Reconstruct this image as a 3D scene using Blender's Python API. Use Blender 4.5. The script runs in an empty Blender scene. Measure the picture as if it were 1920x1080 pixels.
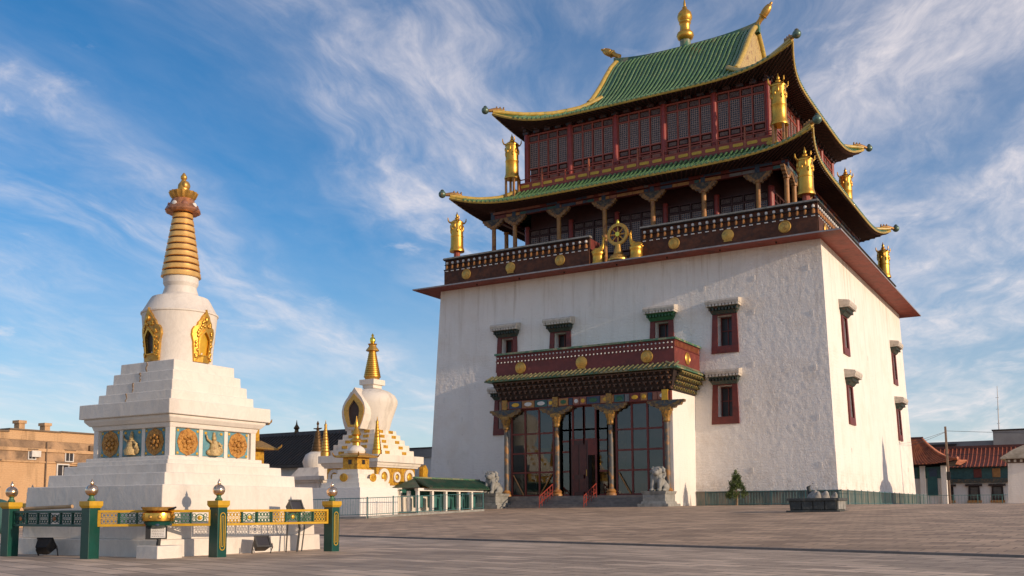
import bpy, math, random
from mathutils import Vector, Matrix
random.seed(7)
R = math.radians
scene = bpy.context.scene
col = scene.collection

# ------------------------------------------------------------------ camera
cam_data = bpy.data.cameras.new('camera')
cam = bpy.data.objects.new('camera', cam_data)
col.objects.link(cam)
cam_data.sensor_width = 36.0
cam_data.lens = 1850.15 / 1920 * 36.0
cam_data.shift_x = -0.00086
cam_data.shift_y = 0.1180
cam_data.clip_start = 0.1
cam_data.clip_end = 6000
YAW, PITCH, ROLL = 0.5308, 0.1014, 0.0056
CAM = Vector((34.70, -75.08, -0.18))
fw = Vector((-math.sin(YAW) * math.cos(PITCH), math.cos(YAW) * math.cos(PITCH), math.sin(PITCH)))
r0 = Vector((math.cos(YAW), math.sin(YAW), 0))
u0 = r0.cross(fw)
rt = r0 * math.cos(ROLL) - u0 * math.sin(ROLL)
up = r0 * math.sin(ROLL) + u0 * math.cos(ROLL)
cam.matrix_world = Matrix(((rt.x, up.x, -fw.x, CAM.x), (rt.y, up.y, -fw.y, CAM.y), (rt.z, up.z, -fw.z, CAM.z), (0, 0, 0, 1)))
scene.camera = cam

# ------------------------------------------------------------------ sun, sky, exposure
SUN_EL, SUN_BETA = R(13.2), R(2.8)          # low evening sun from +X, a little in front of the facade
sun_data = bpy.data.lights.new('sun', 'SUN')
sun_data.energy = 3.4
sun_data.angle = R(0.6)
sun_data.color = (1.0, 0.765, 0.55)
sun = bpy.data.objects.new('sun', sun_data)
col.objects.link(sun)
to_sun = Vector((math.cos(SUN_EL) * math.cos(SUN_BETA), -math.cos(SUN_EL) * math.sin(SUN_BETA), math.sin(SUN_EL)))
sun.rotation_euler = to_sun.to_track_quat('Z', 'Y').to_euler()
sun.location = (60, -40, 60)

world = bpy.data.worlds.new('World')
scene.world = world
world.use_nodes = True
nt = world.node_tree
nt.nodes.clear()
def wn(t, **kw):
    n = nt.nodes.new(t)
    for k, v in kw.items(): setattr(n, k, v)
    return n
def wmath(op, a, b=None, clamp=False):
    n = wn('ShaderNodeMath', operation=op, use_clamp=clamp)
    for i, q in enumerate((a, b)):
        if q is None: continue
        if isinstance(q, (int, float)): n.inputs[i].default_value = q
        else: nt.links.new(q, n.inputs[i])
    return n.outputs[0]
sky = wn('ShaderNodeTexSky', sky_type='NISHITA')
sky.sun_disc = False
sky.sun_elevation = SUN_EL
sky.sun_rotation = math.pi / 2 + SUN_BETA
sky.altitude = 1300
sky.air_density = 1.0
sky.dust_density = 0.6
sky.ozone_density = 2.2
tc = wn('ShaderNodeTexCoord')
sep = wn('ShaderNodeSeparateXYZ')
nt.links.new(tc.outputs['Generated'], sep.inputs[0])
zz = wmath('ADD', wmath('MAXIMUM', sep.outputs[2], 0.0), 0.12)
comb = wn('ShaderNodeCombineXYZ')
nt.links.new(wmath('DIVIDE', sep.outputs[0], zz), comb.inputs[0])
nt.links.new(wmath('DIVIDE', sep.outputs[1], zz), comb.inputs[1])
# cirrus: streaks drawn out along one wind direction
rot = wn('ShaderNodeVectorRotate', rotation_type='Z_AXIS')
rot.inputs['Angle'].default_value = R(-108)
nt.links.new(comb.outputs[0], rot.inputs['Vector'])
def wnoise(vec, scl, nscale, detail, rough, dist, loc=(0, 0, 0)):
    mp = wn('ShaderNodeMapping')
    mp.inputs['Location'].default_value = loc
    mp.inputs['Scale'].default_value = scl
    nt.links.new(vec, mp.inputs['Vector'])
    nz = wn('ShaderNodeTexNoise')
    nz.inputs['Scale'].default_value = nscale
    nz.inputs['Detail'].default_value = detail
    nz.inputs['Roughness'].default_value = rough
    nz.inputs['Distortion'].default_value = dist
    nt.links.new(mp.outputs[0], nz.inputs['Vector'])
    return nz
def wrange(v, lo, hi, t0=0.0, t1=1.0):
    mr = wn('ShaderNodeMapRange', interpolation_type='SMOOTHSTEP')
    mr.inputs['From Min'].default_value = lo
    mr.inputs['From Max'].default_value = hi
    mr.inputs['To Min'].default_value = t0
    mr.inputs['To Max'].default_value = t1
    nt.links.new(v, mr.inputs['Value'])
    return mr.outputs[0]
warp = wnoise(rot.outputs[0], (1, 1, 1), 1.6, 3, 0.5, 0.0, (4.0, 1.0, 0))
vadd = wn('ShaderNodeVectorMath', operation='MULTIPLY_ADD')
nt.links.new(warp.outputs['Color'], vadd.inputs[0])
vadd.inputs[1].default_value = (0.35, 0.35, 0)
nt.links.new(rot.outputs[0], vadd.inputs[2])
bsep = wn('ShaderNodeSeparateXYZ')
nt.links.new(vadd.outputs[0], bsep.inputs[0])
band = wn('ShaderNodeValToRGB')
bn = wn('ShaderNodeMapRange')
bn.inputs['From Min'].default_value = -1.0 + 0.17
bn.inputs['From Max'].default_value = 2.4 + 0.17
nt.links.new(bsep.outputs[1], bn.inputs['Value'])
nt.links.new(bn.outputs[0], band.inputs[0])
els = band.color_ramp.elements
stops = [(-1.0, 0.80), (-0.35, 0.85), (0.0, 0.45), (0.3, 0.50), (0.52, 0.85), (0.72, 1.0), (0.84, 0.5), (0.93, 0.10), (1.10, 0.08), (1.22, 0.55), (1.36, 0.60), (1.6, 0.35), (2.4, 0.45)]
while len(els) < len(stops): els.new(0.5)
for e, (q, v) in zip(els, stops):
    e.position = (q + 1.0) / 3.4; e.color = (v, v, v, 1)
streak = wrange(wnoise(vadd.outputs[0], (0.8, 1.8, 1), 2.0, 10, 0.60, 0.3).outputs['Fac'], 0.36, 0.74)
fine = wrange(wnoise(vadd.outputs[0], (1.0, 2.2, 1), 7.5, 9, 0.66, 0.3).outputs['Fac'], 0.30, 0.72)
puff = wrange(wnoise(rot.outputs[0], (1, 1, 1), 2.6, 8, 0.62, 0.3, (1.3, 5.1, 0)).outputs['Fac'], 0.60, 0.74)
veil = wrange(wnoise(rot.outputs[0], (0.7, 1.1, 1), 1.1, 6, 0.55, 0.2, (6.1, 3.4, 0)).outputs['Fac'], 0.30, 0.70)
m1 = wmath('MULTIPLY', band.outputs[0], wmath('ADD', wmath('MULTIPLY', streak, 0.80), 0.16))
m2 = wmath('MULTIPLY', m1, wmath('ADD', wmath('MULTIPLY', fine, 0.50), 0.58))
mask = wmath('ADD', wmath('MULTIPLY', m2, 0.92), wmath('ADD', wmath('MULTIPLY', puff, 0.30), wmath('MULTIPLY', veil, 0.10)), clamp=True)
hs = wn('ShaderNodeHueSaturation')
hs.inputs['Saturation'].default_value = 1.5
hs.inputs['Value'].default_value = 0.92
nt.links.new(sky.outputs[0], hs.inputs['Color'])
hz = wn('ShaderNodeMapRange', interpolation_type='SMOOTHSTEP')
hz.inputs['From Min'].default_value = 0.34
hz.inputs['From Max'].default_value = 0.0
hz.inputs['To Max'].default_value = 0.6
nt.links.new(sep.outputs[2], hz.inputs['Value'])
mixh = wn('ShaderNodeMixRGB')
nt.links.new(hz.outputs[0], mixh.inputs[0])
nt.links.new(hs.outputs[0], mixh.inputs[1])
mixh.inputs[2].default_value = (3.4, 3.75, 4.3, 1)
mixc = wn('ShaderNodeMixRGB')
nt.links.new(mask, mixc.inputs[0])
nt.links.new(mixh.outputs[0], mixc.inputs[1])
mixc.inputs[2].default_value = (6.3, 5.7, 5.6, 1)
bg = wn('ShaderNodeBackground')
bg.inputs['Strength'].default_value = 0.138
nt.links.new(mixc.outputs[0], bg.inputs['Color'])
wo = wn('ShaderNodeOutputWorld')
nt.links.new(bg.outputs[0], wo.inputs['Surface'])

vs = scene.view_settings
vs.view_transform = 'Standard'
vs.look = 'None'
vs.exposure = 0.2
vs.gamma = 1.0
vs.use_curve_mapping = False

# ------------------------------------------------------------------ materials
MATS = {}
def nodes_of(name):
    m = bpy.data.materials.new(name)
    m.use_nodes = True
    t = m.node_tree
    b = t.nodes['Principled BSDF']
    return m, t, b
def N(t, typ, **kw):
    n = t.nodes.new(typ)
    for k, v in kw.items(): setattr(n, k, v)
    return n
def noise(t, vec, scale, detail=4, rough=0.55, dist=0.0):
    n = N(t, 'ShaderNodeTexNoise')
    n.inputs['Scale'].default_value = scale
    n.inputs['Detail'].default_value = detail
    n.inputs['Roughness'].default_value = rough
    n.inputs['Distortion'].default_value = dist
    t.links.new(vec, n.inputs['Vector'])
    return n.outputs['Fac']
def pos(t, stretch=(1, 1, 1)):
    g = N(t, 'ShaderNodeNewGeometry')
    mp = N(t, 'ShaderNodeMapping')
    mp.inputs['Scale'].default_value = stretch
    t.links.new(g.outputs['Position'], mp.inputs['Vector'])
    return mp.outputs[0]
def ramp(t, fac, stops):
    r = N(t, 'ShaderNodeValToRGB')
    e = r.color_ramp.elements
    while len(e) < len(stops): e.new(0.5)
    for el, (p, c) in zip(e, stops):
        el.position = p
        el.color = (*c, 1) if len(c) == 3 else c
    t.links.new(fac, r.inputs[0])
    return r.outputs[0]
def mixrgb(t, fac, a, b, mode='MIX'):
    n = N(t, 'ShaderNodeMixRGB', blend_type=mode)
    for i, q in enumerate((fac, a, b)):
        if hasattr(q, 'links'): t.links.new(q, n.inputs[i])
        elif isinstance(q, (int, float)): n.inputs[i].default_value = q
        else: n.inputs[i].default_value = (*q, 1)
    return n.outputs[0]
def bump(t, b, h, strength, dist, prev=None):
    n = N(t, 'ShaderNodeBump')
    n.inputs['Strength'].default_value = strength
    n.inputs['Distance'].default_value = dist
    t.links.new(h, n.inputs['Height'])
    if prev is not None: t.links.new(prev, n.inputs['Normal'])
    t.links.new(n.outputs[0], b.inputs['Normal'])
    return n.outputs[0]
def sc(c, k): return tuple(min(1, x * k) for x in c)
def M(name, c, rough=0.6, metal=0.0, var=0.22, scale=2.0, c2=None, t2=(0.55, 0.68), s2=1.5, bmp=0.0, bscale=12, bdist=0.02, stretch=(1, 1, 1), coat=0.0):
    if name in MATS: return MATS[name]
    m, t, b = nodes_of(name)
    p = pos(t, stretch)
    base = ramp(t, noise(t, p, scale, 6, 0.6), [(0.25, sc(c, 1 - var)), (0.75, sc(c, 1 + var))])
    if c2 is not None:
        f = ramp(t, noise(t, p, s2, 5, 0.6, 0.3), [(t2[0], (0, 0, 0)), (t2[1], (1, 1, 1))])
        base = mixrgb(t, f, base, c2)
    t.links.new(base, b.inputs['Base Color'])
    b.inputs['Metallic'].default_value = metal
    rr = N(t, 'ShaderNodeMapRange')
    rr.inputs['To Min'].default_value = max(0.03, rough - 0.12)
    rr.inputs['To Max'].default_value = min(1, rough + 0.12)
    t.links.new(noise(t, p, scale * 2.3, 4), rr.inputs['Value'])
    t.links.new(rr.outputs[0], b.inputs['Roughness'])
    if coat: b.inputs['Coat Weight'].default_value = coat
    if bmp: bump(t, b, noise(t, p, bscale, 5, 0.6), bmp, bdist)
    MATS[name] = m
    return m

def stucco_mat(name, white, relief, course=0.0, stain=0.25, rs=2.4, row=0.17, vein=0.0, drips=None):
    m, t, b = nodes_of(name)
    g = N(t, 'ShaderNodeNewGeometry')
    s = N(t, 'ShaderNodeSeparateXYZ')
    t.links.new(g.outputs['Position'], s.inputs[0])
    ad = N(t, 'ShaderNodeMath', operation='ADD')
    t.links.new(s.outputs[0], ad.inputs[0]); t.links.new(s.outputs[1], ad.inputs[1])
    cb = N(t, 'ShaderNodeCombineXYZ')
    t.links.new(ad.outputs[0], cb.inputs[0]); t.links.new(s.outputs[2], cb.inputs[1])
    p = pos(t)
    streak = noise(t, pos(t, (0.9, 0.9, 0.12)), 1.0, 6, 0.65)
    blot = noise(t, p, 0.35, 5, 0.6)
    c = ramp(t, streak, [(0.30, sc(white, 1 - stain)), (0.46, white), (0.8, sc(white, 1.05))])
    c = mixrgb(t, ramp(t, blot, [(0.50, (0, 0, 0)), (0.72, (0.5, 0.5, 0.5))]), c, (white[0] * 0.86, white[1] * 0.80, white[2] * 0.73))
    hole = ramp(t, noise(t, p, 3.1, 7, 0.7), [(0.70, (0, 0, 0)), (0.74, (0.6, 0.6, 0.6))])
    c = mixrgb(t, hole, c, (0.42, 0.34, 0.26))
    if drips:
        dn = ramp(t, noise(t, pos(t, (1.6, 1.6, 0.06)), 1.0, 7, 0.7), [(0.52, (0, 0, 0)), (0.68, (0.55, 0.55, 0.55))])
        zr = N(t, 'ShaderNodeMapRange'); zr.inputs['From Min'].default_value = drips[0]; zr.inputs['From Max'].default_value = drips[1]
        t.links.new(s.outputs[2], zr.inputs['Value'])
        c = mixrgb(t, mixrgb(t, 1.0, dn, zr.outputs[0], 'MULTIPLY'), c, (0.46, 0.36, 0.25))
        zs_ = N(t, 'ShaderNodeMapRange'); zs_.inputs['From Min'].default_value = 3.2; zs_.inputs['From Max'].default_value = 0.9
        t.links.new(s.outputs[2], zs_.inputs['Value'])
        sp = ramp(t, noise(t, p, 1.1, 8, 0.75), [(0.50, (0, 0, 0)), (0.62, (0.5, 0.5, 0.5))])
        c = mixrgb(t, mixrgb(t, 1.0, sp, zs_.outputs[0], 'MULTIPLY'), c, (0.44, 0.35, 0.26))
    if vein:
        vn = ramp(t, noise(t, pos(t, (1.0, 1.0, 0.7)), 1.7, 8, 0.7, 1.6), [(0.44, (0, 0, 0)), (0.50, (vein, vein, vein)), (0.56, (0, 0, 0))])
        c = mixrgb(t, vn, c, (0.30, 0.27, 0.24))
    t.links.new(c, b.inputs['Base Color'])
    b.inputs['Roughness'].default_value = 0.85
    prev = None
    if course:
        vm = N(t, 'ShaderNodeVectorMath', operation='MULTIPLY_ADD')
        nn = N(t, 'ShaderNodeTexNoise'); nn.inputs['Scale'].default_value = 1.3; nn.inputs['Detail'].default_value = 4
        t.links.new(cb.outputs[0], nn.inputs['Vector'])
        t.links.new(nn.outputs['Color'], vm.inputs[0]); vm.inputs[1].default_value = (0.5, 0.4, 0); t.links.new(cb.outputs[0], vm.inputs[2])
        br = N(t, 'ShaderNodeTexBrick')
        br.inputs['Scale'].default_value = 1.0
        br.inputs['Brick Width'].default_value = row * 3.1
        br.inputs['Row Height'].default_value = row
        br.inputs['Mortar Size'].default_value = row * 0.10
        br.inputs['Mortar Smooth'].default_value = 0.7
        t.links.new(vm.outputs[0], br.inputs['Vector'])
        inv = N(t, 'ShaderNodeMath', operation='SUBTRACT')
        inv.inputs[0].default_value = 1
        t.links.new(br.outputs['Fac'], inv.inputs[1])
        prev = bump(t, b, inv.outputs[0], course, row * 0.16)
    if relief:
        a = noise(t, pos(t, (1, 1, 0.7)), rs, 5, 0.62, 0.9)
        prev = bump(t, b, a, min(relief, 1.0), 0.45 / rs, prev)
        bump(t, b, noise(t, p, rs * 4, 4, 0.6), relief * 0.5, 0.10 / rs, prev)
    MATS[name] = m
    return m

def pave_mat(name, c, wdt, hgt, mortar, rot):
    m, t, b = nodes_of(name)
    g = N(t, 'ShaderNodeNewGeometry')
    mp = N(t, 'ShaderNodeMapping')
    mp.inputs['Rotation'].default_value = (0, 0, rot)
    t.links.new(g.outputs['Position'], mp.inputs['Vector'])
    br = N(t, 'ShaderNodeTexBrick')
    br.inputs['Scale'].default_value = 1.0
    br.inputs['Brick Width'].default_value = wdt
    br.inputs['Row Height'].default_value = hgt
    br.inputs['Mortar Size'].default_value = mortar
    br.inputs['Color1'].default_value = (*sc(c, 0.7), 1)
    br.inputs['Color2'].default_value = (*sc(c, 1.28), 1)
    br.inputs['Mortar'].default_value = (*sc(c, 0.5), 1)
    t.links.new(mp.outputs[0], br.inputs['Vector'])
    p = pos(t)
    w = ramp(t, noise(t, p, 0.22, 8, 0.68), [(0.3, (0.66, 0.64, 0.62)), (0.7, (1.25, 1.22, 1.18))])
    cc = mixrgb(t, 1.0, br.outputs['Color'], w, 'MULTIPLY')
    w2 = ramp(t, noise(t, pos(t, (0.25, 1.2, 1)), 1.7, 6, 0.7), [(0.30, (0.82, 0.81, 0.8)), (0.62, (1.06, 1.06, 1.06))])
    cc = mixrgb(t, 1.0, cc, w2, 'MULTIPLY')
    t.links.new(cc, b.inputs['Base Color'])
    b.inputs['Roughness'].default_value = 0.7
    inv = N(t, 'ShaderNodeMath', operation='SUBTRACT')
    inv.inputs[0].default_value = 1
    t.links.new(br.outputs['Fac'], inv.inputs[1])
    prev = bump(t, b, inv.outputs[0], 0.5, 0.012)
    bump(t, b, noise(t, p, 5, 6, 0.65), 0.45, 0.05, prev)
    MATS[name] = m
    return m

def glass_mat(name, tint=(0.55, 0.6, 0.62), refl=0.10):
    m = bpy.data.materials.new(name); m.use_nodes = True
    t = m.node_tree; t.nodes.clear()
    o = N(t, 'ShaderNodeOutputMaterial')
    tr = N(t, 'ShaderNodeBsdfTransparent'); tr.inputs[0].default_value = (*tint, 1)
    gl = N(t, 'ShaderNodeBsdfGlossy'); gl.inputs['Roughness'].default_value = 0.03; gl.inputs['Color'].default_value = (0.9, 0.93, 0.95, 1)
    lw = N(t, 'ShaderNodeLayerWeight'); lw.inputs['Blend'].default_value = 0.25
    mr = N(t, 'ShaderNodeMapRange'); mr.inputs['To Min'].default_value = refl * 0.5; mr.inputs['To Max'].default_value = 0.6
    t.links.new(lw.outputs['Fresnel'], mr.inputs['Value'])
    bp = N(t, 'ShaderNodeBump'); bp.inputs['Strength'].default_value = 0.06; bp.inputs['Distance'].default_value = 0.05
    t.links.new(noise(t, pos(t), 0.8, 2), bp.inputs['Height'])
    t.links.new(bp.outputs[0], gl.inputs['Normal'])
    mx = N(t, 'ShaderNodeMixShader')
    t.links.new(mr.outputs[0], mx.inputs[0]); t.links.new(tr.outputs[0], mx.inputs[1]); t.links.new(gl.outputs[0], mx.inputs[2])
    t.links.new(mx.outputs[0], o.inputs['Surface'])
    MATS[name] = m
    return m

stucco = stucco_mat('temple_stucco', (0.84, 0.785, 0.715), 0.6, 0.40, 0.08, 3.6, 0.24, 0.0, (11.0, 20.3))
stucco_plain = stucco_mat('white_render', (0.78, 0.74, 0.68), 0.12, 0.35, 0.18)
marble = stucco_mat('white_marble', (0.71, 0.655, 0.58), 0.08, 0.0, 0.20, 1.6, 0.2, 0.12)
marble_old = stucco_mat('weathered_white', (0.73, 0.67, 0.58), 0.08, 0.0, 0.32, 2.0, 0.2, 0.08)
gold = M('gilt_copper', (0.66, 0.36, 0.062), 0.38, 0.85, 0.2, 1.6, (0.42, 0.22, 0.05), (0.58, 0.8), 2.2, 0.25, 9, 0.03)
gold_old = M('aged_gilt', (0.60, 0.34, 0.08), 0.42, 0.75, 0.3, 3, (0.22, 0.13, 0.05), (0.5, 0.75), 3, 0.35, 14, 0.03)
gold_bright = M('bright_gilt', (0.95, 0.70, 0.10), 0.3, 1.0, 0.1, 2)
gold_paint = M('gold_paint', (0.62, 0.36, 0.03), 0.42, 0.25, 0.2, 4)
yellow_paint = M('yellow_paint', (0.54, 0.31, 0.016), 0.4, 0.0, 0.18, 5)
green_glaze = M('green_glazed_tile', (0.022, 0.12, 0.045), 0.30, 0, 0.35, 0.9, (0.12, 0.15, 0.04), (0.52, 0.72), 0.7, 0.2, 8, 0.02, coat=0.25)
highlit_green_row = M('highlit_green_tile_roll', (0.10, 0.20, 0.075), 0.3, 0, 0.35, 1.2, (0.30, 0.30, 0.12), (0.6, 0.8), 0.9, 0.2, 8, 0.02, coat=0.3)  # paler than the slopes: sun highlights on the rolls painted into the colour
green_worn = M('worn_green_glaze', (0.06, 0.16, 0.09), 0.4, 0, 0.3, 1.5, (0.30, 0.27, 0.15), (0.46, 0.6), 1.1, 0.2, 8, 0.02)
yellow_glaze = M('yellow_glazed_tile', (0.50, 0.34, 0.07), 0.34, 0, 0.3, 2.0, (0.09, 0.17, 0.06), (0.60, 0.72), 1.8, 0.2, 8, 0.02)
verdigris = M('verdigris_copper', (0.10, 0.165, 0.135), 0.4, 0.5, 0.3, 3, (0.35, 0.22, 0.07), (0.56, 0.7), 3)
dark_red = M('dark_red_timber', (0.145, 0.023, 0.015), 0.55, 0, 0.3, 2.5, (0.05, 0.015, 0.015), (0.55, 0.75), 2)
mid_red = M('red_timber', (0.29, 0.056, 0.030), 0.55, 0, 0.25, 2.5)
soffit_red = M('red_soffit_board', (0.24, 0.045, 0.026), 0.65, 0, 0.28, 1.2, (0.13, 0.03, 0.02), (0.52, 0.72), 0.9, stretch=(1, 1, 1))
porch_red = M('oxblood_fascia', (0.15, 0.028, 0.022), 0.6, 0, 0.28, 1.6, (0.26, 0.06, 0.04), (0.62, 0.75), 2.2)
twig = M('brown_twig_frieze', (0.095, 0.030, 0.012), 0.8, 0, 0.4, 3, (0.03, 0.012, 0.009), (0.5, 0.75), 1.3, 0.6, 30, 0.03)
dark_wood = M('dark_timber', (0.022, 0.011, 0.009), 0.7, 0, 0.4, 3)
rafter = M('brown_rafter', (0.05, 0.018, 0.012), 0.65, 0, 0.4, 3)
gold_wood = M('ochre_column_paint', (0.36, 0.17, 0.045), 0.5, 0, 0.3, 3, (0.20, 0.06, 0.03), (0.52, 0.7), 1.8)
p_blue = M('blue_paint', (0.03, 0.055, 0.095), 0.55, 0, 0.35, 4)
p_teal = M('teal_paint', (0.028, 0.095, 0.095), 0.55, 0, 0.35, 4)
p_green = M('green_paint', (0.03, 0.12, 0.05), 0.55, 0, 0.35, 4)
p_pink = M('salmon_paint', (0.26, 0.10, 0.06), 0.55, 0, 0.3, 4)
p_grey = M('grey_blue_paint', (0.15, 0.145, 0.145), 0.6, 0, 0.3, 4)
p_white = M('off_white_paint', (0.62, 0.60, 0.56), 0.6, 0, 0.15, 4)
grey_slate = M('grey_cap_stone', (0.20, 0.19, 0.17), 0.8, 0, 0.3, 3, (0.10, 0.11, 0.08), (0.5, 0.7), 2, 0.3, 20, 0.02)
hood_white = M('limewashed_hood', (0.54, 0.49, 0.42), 0.8, 0, 0.2, 3, (0.28, 0.24, 0.2), (0.55, 0.75), 4)
stone = M('grey_granite', (0.27, 0.265, 0.24), 0.8, 0, 0.3, 3, (0.15, 0.15, 0.13), (0.5, 0.75), 2, 0.5, 18, 0.03)
step_stone = M('brown_grey_step_stone', (0.20, 0.17, 0.145), 0.8, 0, 0.3, 2, None, bmp=0.4, bscale=10)
dado_mat = M('mottled_green_dado', (0.085, 0.125, 0.115), 0.6, 0, 0.5, 1.6, (0.21, 0.19, 0.15), (0.45, 0.6), 1.0, 0.4, 9, 0.03, stretch=(1.6, 1.6, 0.35))
gallery_shade_red = M('shade_darkened_timber', (0.055, 0.013, 0.010), 0.55, 0, 0.35, 2.5)  # gallery timber with the deep shade painted in as a darker red
lattice_dark = M('dark_lattice', (0.06, 0.045, 0.045), 0.6, 0, 0.3, 4)
pane_dark = M('dusty_dark_pane', (0.045, 0.042, 0.045), 0.2, 0, 0.3, 2)
pane_black = M('dark_window_void', (0.018, 0.014, 0.014), 0.35, 0, 0.4, 2)
glass = glass_mat('porch_glass')
iron_red = M('red_painted_iron', (0.26, 0.035, 0.02), 0.5, 0, 0.2, 5)
iron_teal = M('teal_painted_iron', (0.05, 0.15, 0.15), 0.5, 0, 0.25, 5)
iron_black = M('black_metal', (0.018, 0.018, 0.019), 0.45, 0.2, 0.2, 5)
green_post = M('green_gloss_paint', (0.003, 0.055, 0.040), 0.33, 0, 0.3, 2.5, (0.002, 0.03, 0.022), (0.55, 0.8), 1.6)
pave_near = pave_mat('near_paving', (0.53, 0.405, 0.295), 1.2, 0.6, 0.03, 0.31)
pave_far = pave_mat('brown_paving', (0.53, 0.365, 0.235), 0.9, 0.45, 0.025, 0.15)

# ------------------------------------------------------------------ mesh helpers
class MB:
    def __init__(s): s.v = []; s.f = []
    def add(s, vs, fs):
        o = len(s.v); s.v += [tuple(q) for q in vs]; s.f += [tuple(i + o for i in q) for q in fs]; return s
    def box(s, x0, x1, y0, y1, z0, z1): return s.frus(x0, x1, y0, y1, z0, x0, x1, y0, y1, z1)
    def frus(s, x0, x1, y0, y1, z0, X0, X1, Y0, Y1, z1):
        return s.add([(x0, y0, z0), (x1, y0, z0), (x1, y1, z0), (x0, y1, z0), (X0, Y0, z1), (X1, Y0, z1), (X1, Y1, z1), (X0, Y1, z1)],
                     [(3, 2, 1, 0), (4, 5, 6, 7), (0, 1, 5, 4), (1, 2, 6, 5), (2, 3, 7, 6), (3, 0, 4, 7)])
    def lathe(s, prof, n=24, cx=0, cy=0, cz=0, a0=0.0, lobes=0, amp=0.0):
        vs = []; fs = []
        for r, z in prof:
            for k in range(n):
                a = a0 + 2 * math.pi * k / n
                q = r * (1 + amp * math.cos(lobes * a)) if lobes else r
                vs.append((cx + q * math.cos(a), cy + q * math.sin(a), cz + z))
        for i in range(len(prof) - 1):
            for k in range(n):
                a, b = i * n + k, i * n + (k + 1) % n
                fs.append((a, b, b + n, a + n))
        fs.append(tuple(reversed(range(n))))
        fs.append(tuple(range((len(prof) - 1) * n, len(prof) * n)))
        return s.add(vs, fs)
    def sq(s, prof, cx=0, cy=0):           # stepped square tower, prof = (half width, z)
        return s.lathe([(a * math.sqrt(2), z) for a, z in prof], 4, cx, cy, 0, math.pi / 4)
    def tube(s, pts, r, n=8, caps=True):
        pts = [Vector(p) for p in pts]
        rr = r if isinstance(r, (list, tuple)) else [r] * len(pts)
        vs = []; fs = []
        for i, p in enumerate(pts):
            d = (pts[min(i + 1, len(pts) - 1)] - pts[max(i - 1, 0)])
            if d.length < 1e-9: d = Vector((0, 0, 1))
            d.normalize()
            a = d.cross(Vector((0, 0, 1)) if abs(d.z) < 0.9 else Vector((1, 0, 0))); a.normalize()
            b = d.cross(a)
            for k in range(n):
                t = 2 * math.pi * k / n
                vs.append(p + (a * math.cos(t) + b * math.sin(t)) * rr[i])
        for i in range(len(pts) - 1):
            for k in range(n):
                a, b = i * n + k, i * n + (k + 1) % n
                fs.append((a, a + n, b + n, b))
        if caps:
            fs.append(tuple(range(n))); fs.append(tuple(reversed(range((len(pts) - 1) * n, len(pts) * n))))
        return s.add(vs, fs)
    def ell(s, c, r, n=14, m=9):
        prof = [(max(1e-4, math.sin(math.pi * i / m)), -math.cos(math.pi * i / m)) for i in range(m + 1)]
        o = len(s.v); s.lathe(prof, n)
        r = (r, r, r) if isinstance(r, (int, float)) else r
        for i in range(o, len(s.v)):
            q = s.v[i]; s.v[i] = (c[0] + q[0] * r[0], c[1] + q[1] * r[1], c[2] + q[2] * r[2])
        return s
    def extr(s, poly, d0, d1, plane='xz'):
        n = len(poly)
        def P(a, b, d): return (a, d, b) if plane == 'xz' else ((d, a, b) if plane == 'yz' else (a, b, d))
        vs = [P(a, b, d0) for a, b in poly] + [P(a, b, d1) for a, b in poly]
        fs = [tuple(range(n)), tuple(reversed(range(n, 2 * n)))]
        for k in range(n):
            j = (k + 1) % n
            fs.append((k, k + n, j + n, j))
        return s.add(vs, fs)
    def ring(s, outer, inner, d0, d1, plane='xz'):      # plate with a hole, equal point counts
        n = len(outer)
        def P(a, b, d): return (a, d, b) if plane == 'xz' else ((d, a, b) if plane == 'yz' else (a, b, d))
        vs = [P(a, b, d) for d in (d0, d1) for L in (outer, inner) for a, b in L]
        fs = []
        for k in range(n):
            j = (k + 1) % n
            fs += [(k, j, j + n, k + n), (k + 2 * n, k + 3 * n, j + 3 * n, j + 2 * n), (k, k + 2 * n, j + 2 * n, j), (k + n, j + n, j + 3 * n, k + 3 * n)]
        return s.add(vs, fs)
    def grid(s, fn, nu, nv):
        vs = [fn(i / nu, j / nv) for j in range(nv + 1) for i in range(nu + 1)]
        w = nu + 1
        return s.add(vs, [(j * w + i, j * w + i + 1, (j + 1) * w + i + 1, (j + 1) * w + i) for j in range(nv) for i in range(nu)])
    def xf(s, mat, i0=0):
        for i in range(i0, len(s.v)): s.v[i] = tuple(mat @ Vector(s.v[i]))
        return s
    def mesh(s, name, mat, smooth=None):
        me = bpy.data.meshes.new(name)
        me.from_pydata(s.v, [], s.f)
        me.update()
        if mat is not None: me.materials.append(mat)
        if smooth is not None:
            me.polygons.foreach_set('use_smooth', [True] * len(me.polygons))
            me.set_sharp_from_angle(angle=R(smooth))
        return me
    def build(s, name, mat, parent=None, smooth=None, bevel=0, loc=None, label=None):
        return place(s.mesh(name, mat, smooth), name, parent, loc, bevel=bevel, label=label)

def place(me, name, parent=None, loc=None, rotz=0, bevel=0, label=None, rot=None, scale=None):
    o = bpy.data.objects.new(name, me)
    col.objects.link(o)
    if parent is not None: o.parent = parent
    if loc is not None: o.location = loc
    if rot is not None: o.rotation_euler = rot
    elif rotz: o.rotation_euler = (0, 0, rotz)
    if scale is not None: o.scale = scale
    if bevel:
        b = o.modifiers.new('bevel', 'BEVEL'); b.width = bevel; b.segments = 2; b.limit_method = 'ANGLE'
    if label: o['label'] = label
    return o
def tag(o, label, cat, group=None):
    o['label'] = label; o['category'] = cat
    if group: o['group'] = group
    return o
def thing(name, label, cat, loc=(0, 0, 0), rotz=0, group=None):
    o = bpy.data.objects.new(name, None)
    col.objects.link(o)
    o.empty_display_size = 0.3
    o.location = loc; o.rotation_euler = (0, 0, rotz)
    return tag(o, label, cat, group)
def struct(o): o['kind'] = 'structure'; return o
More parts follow.
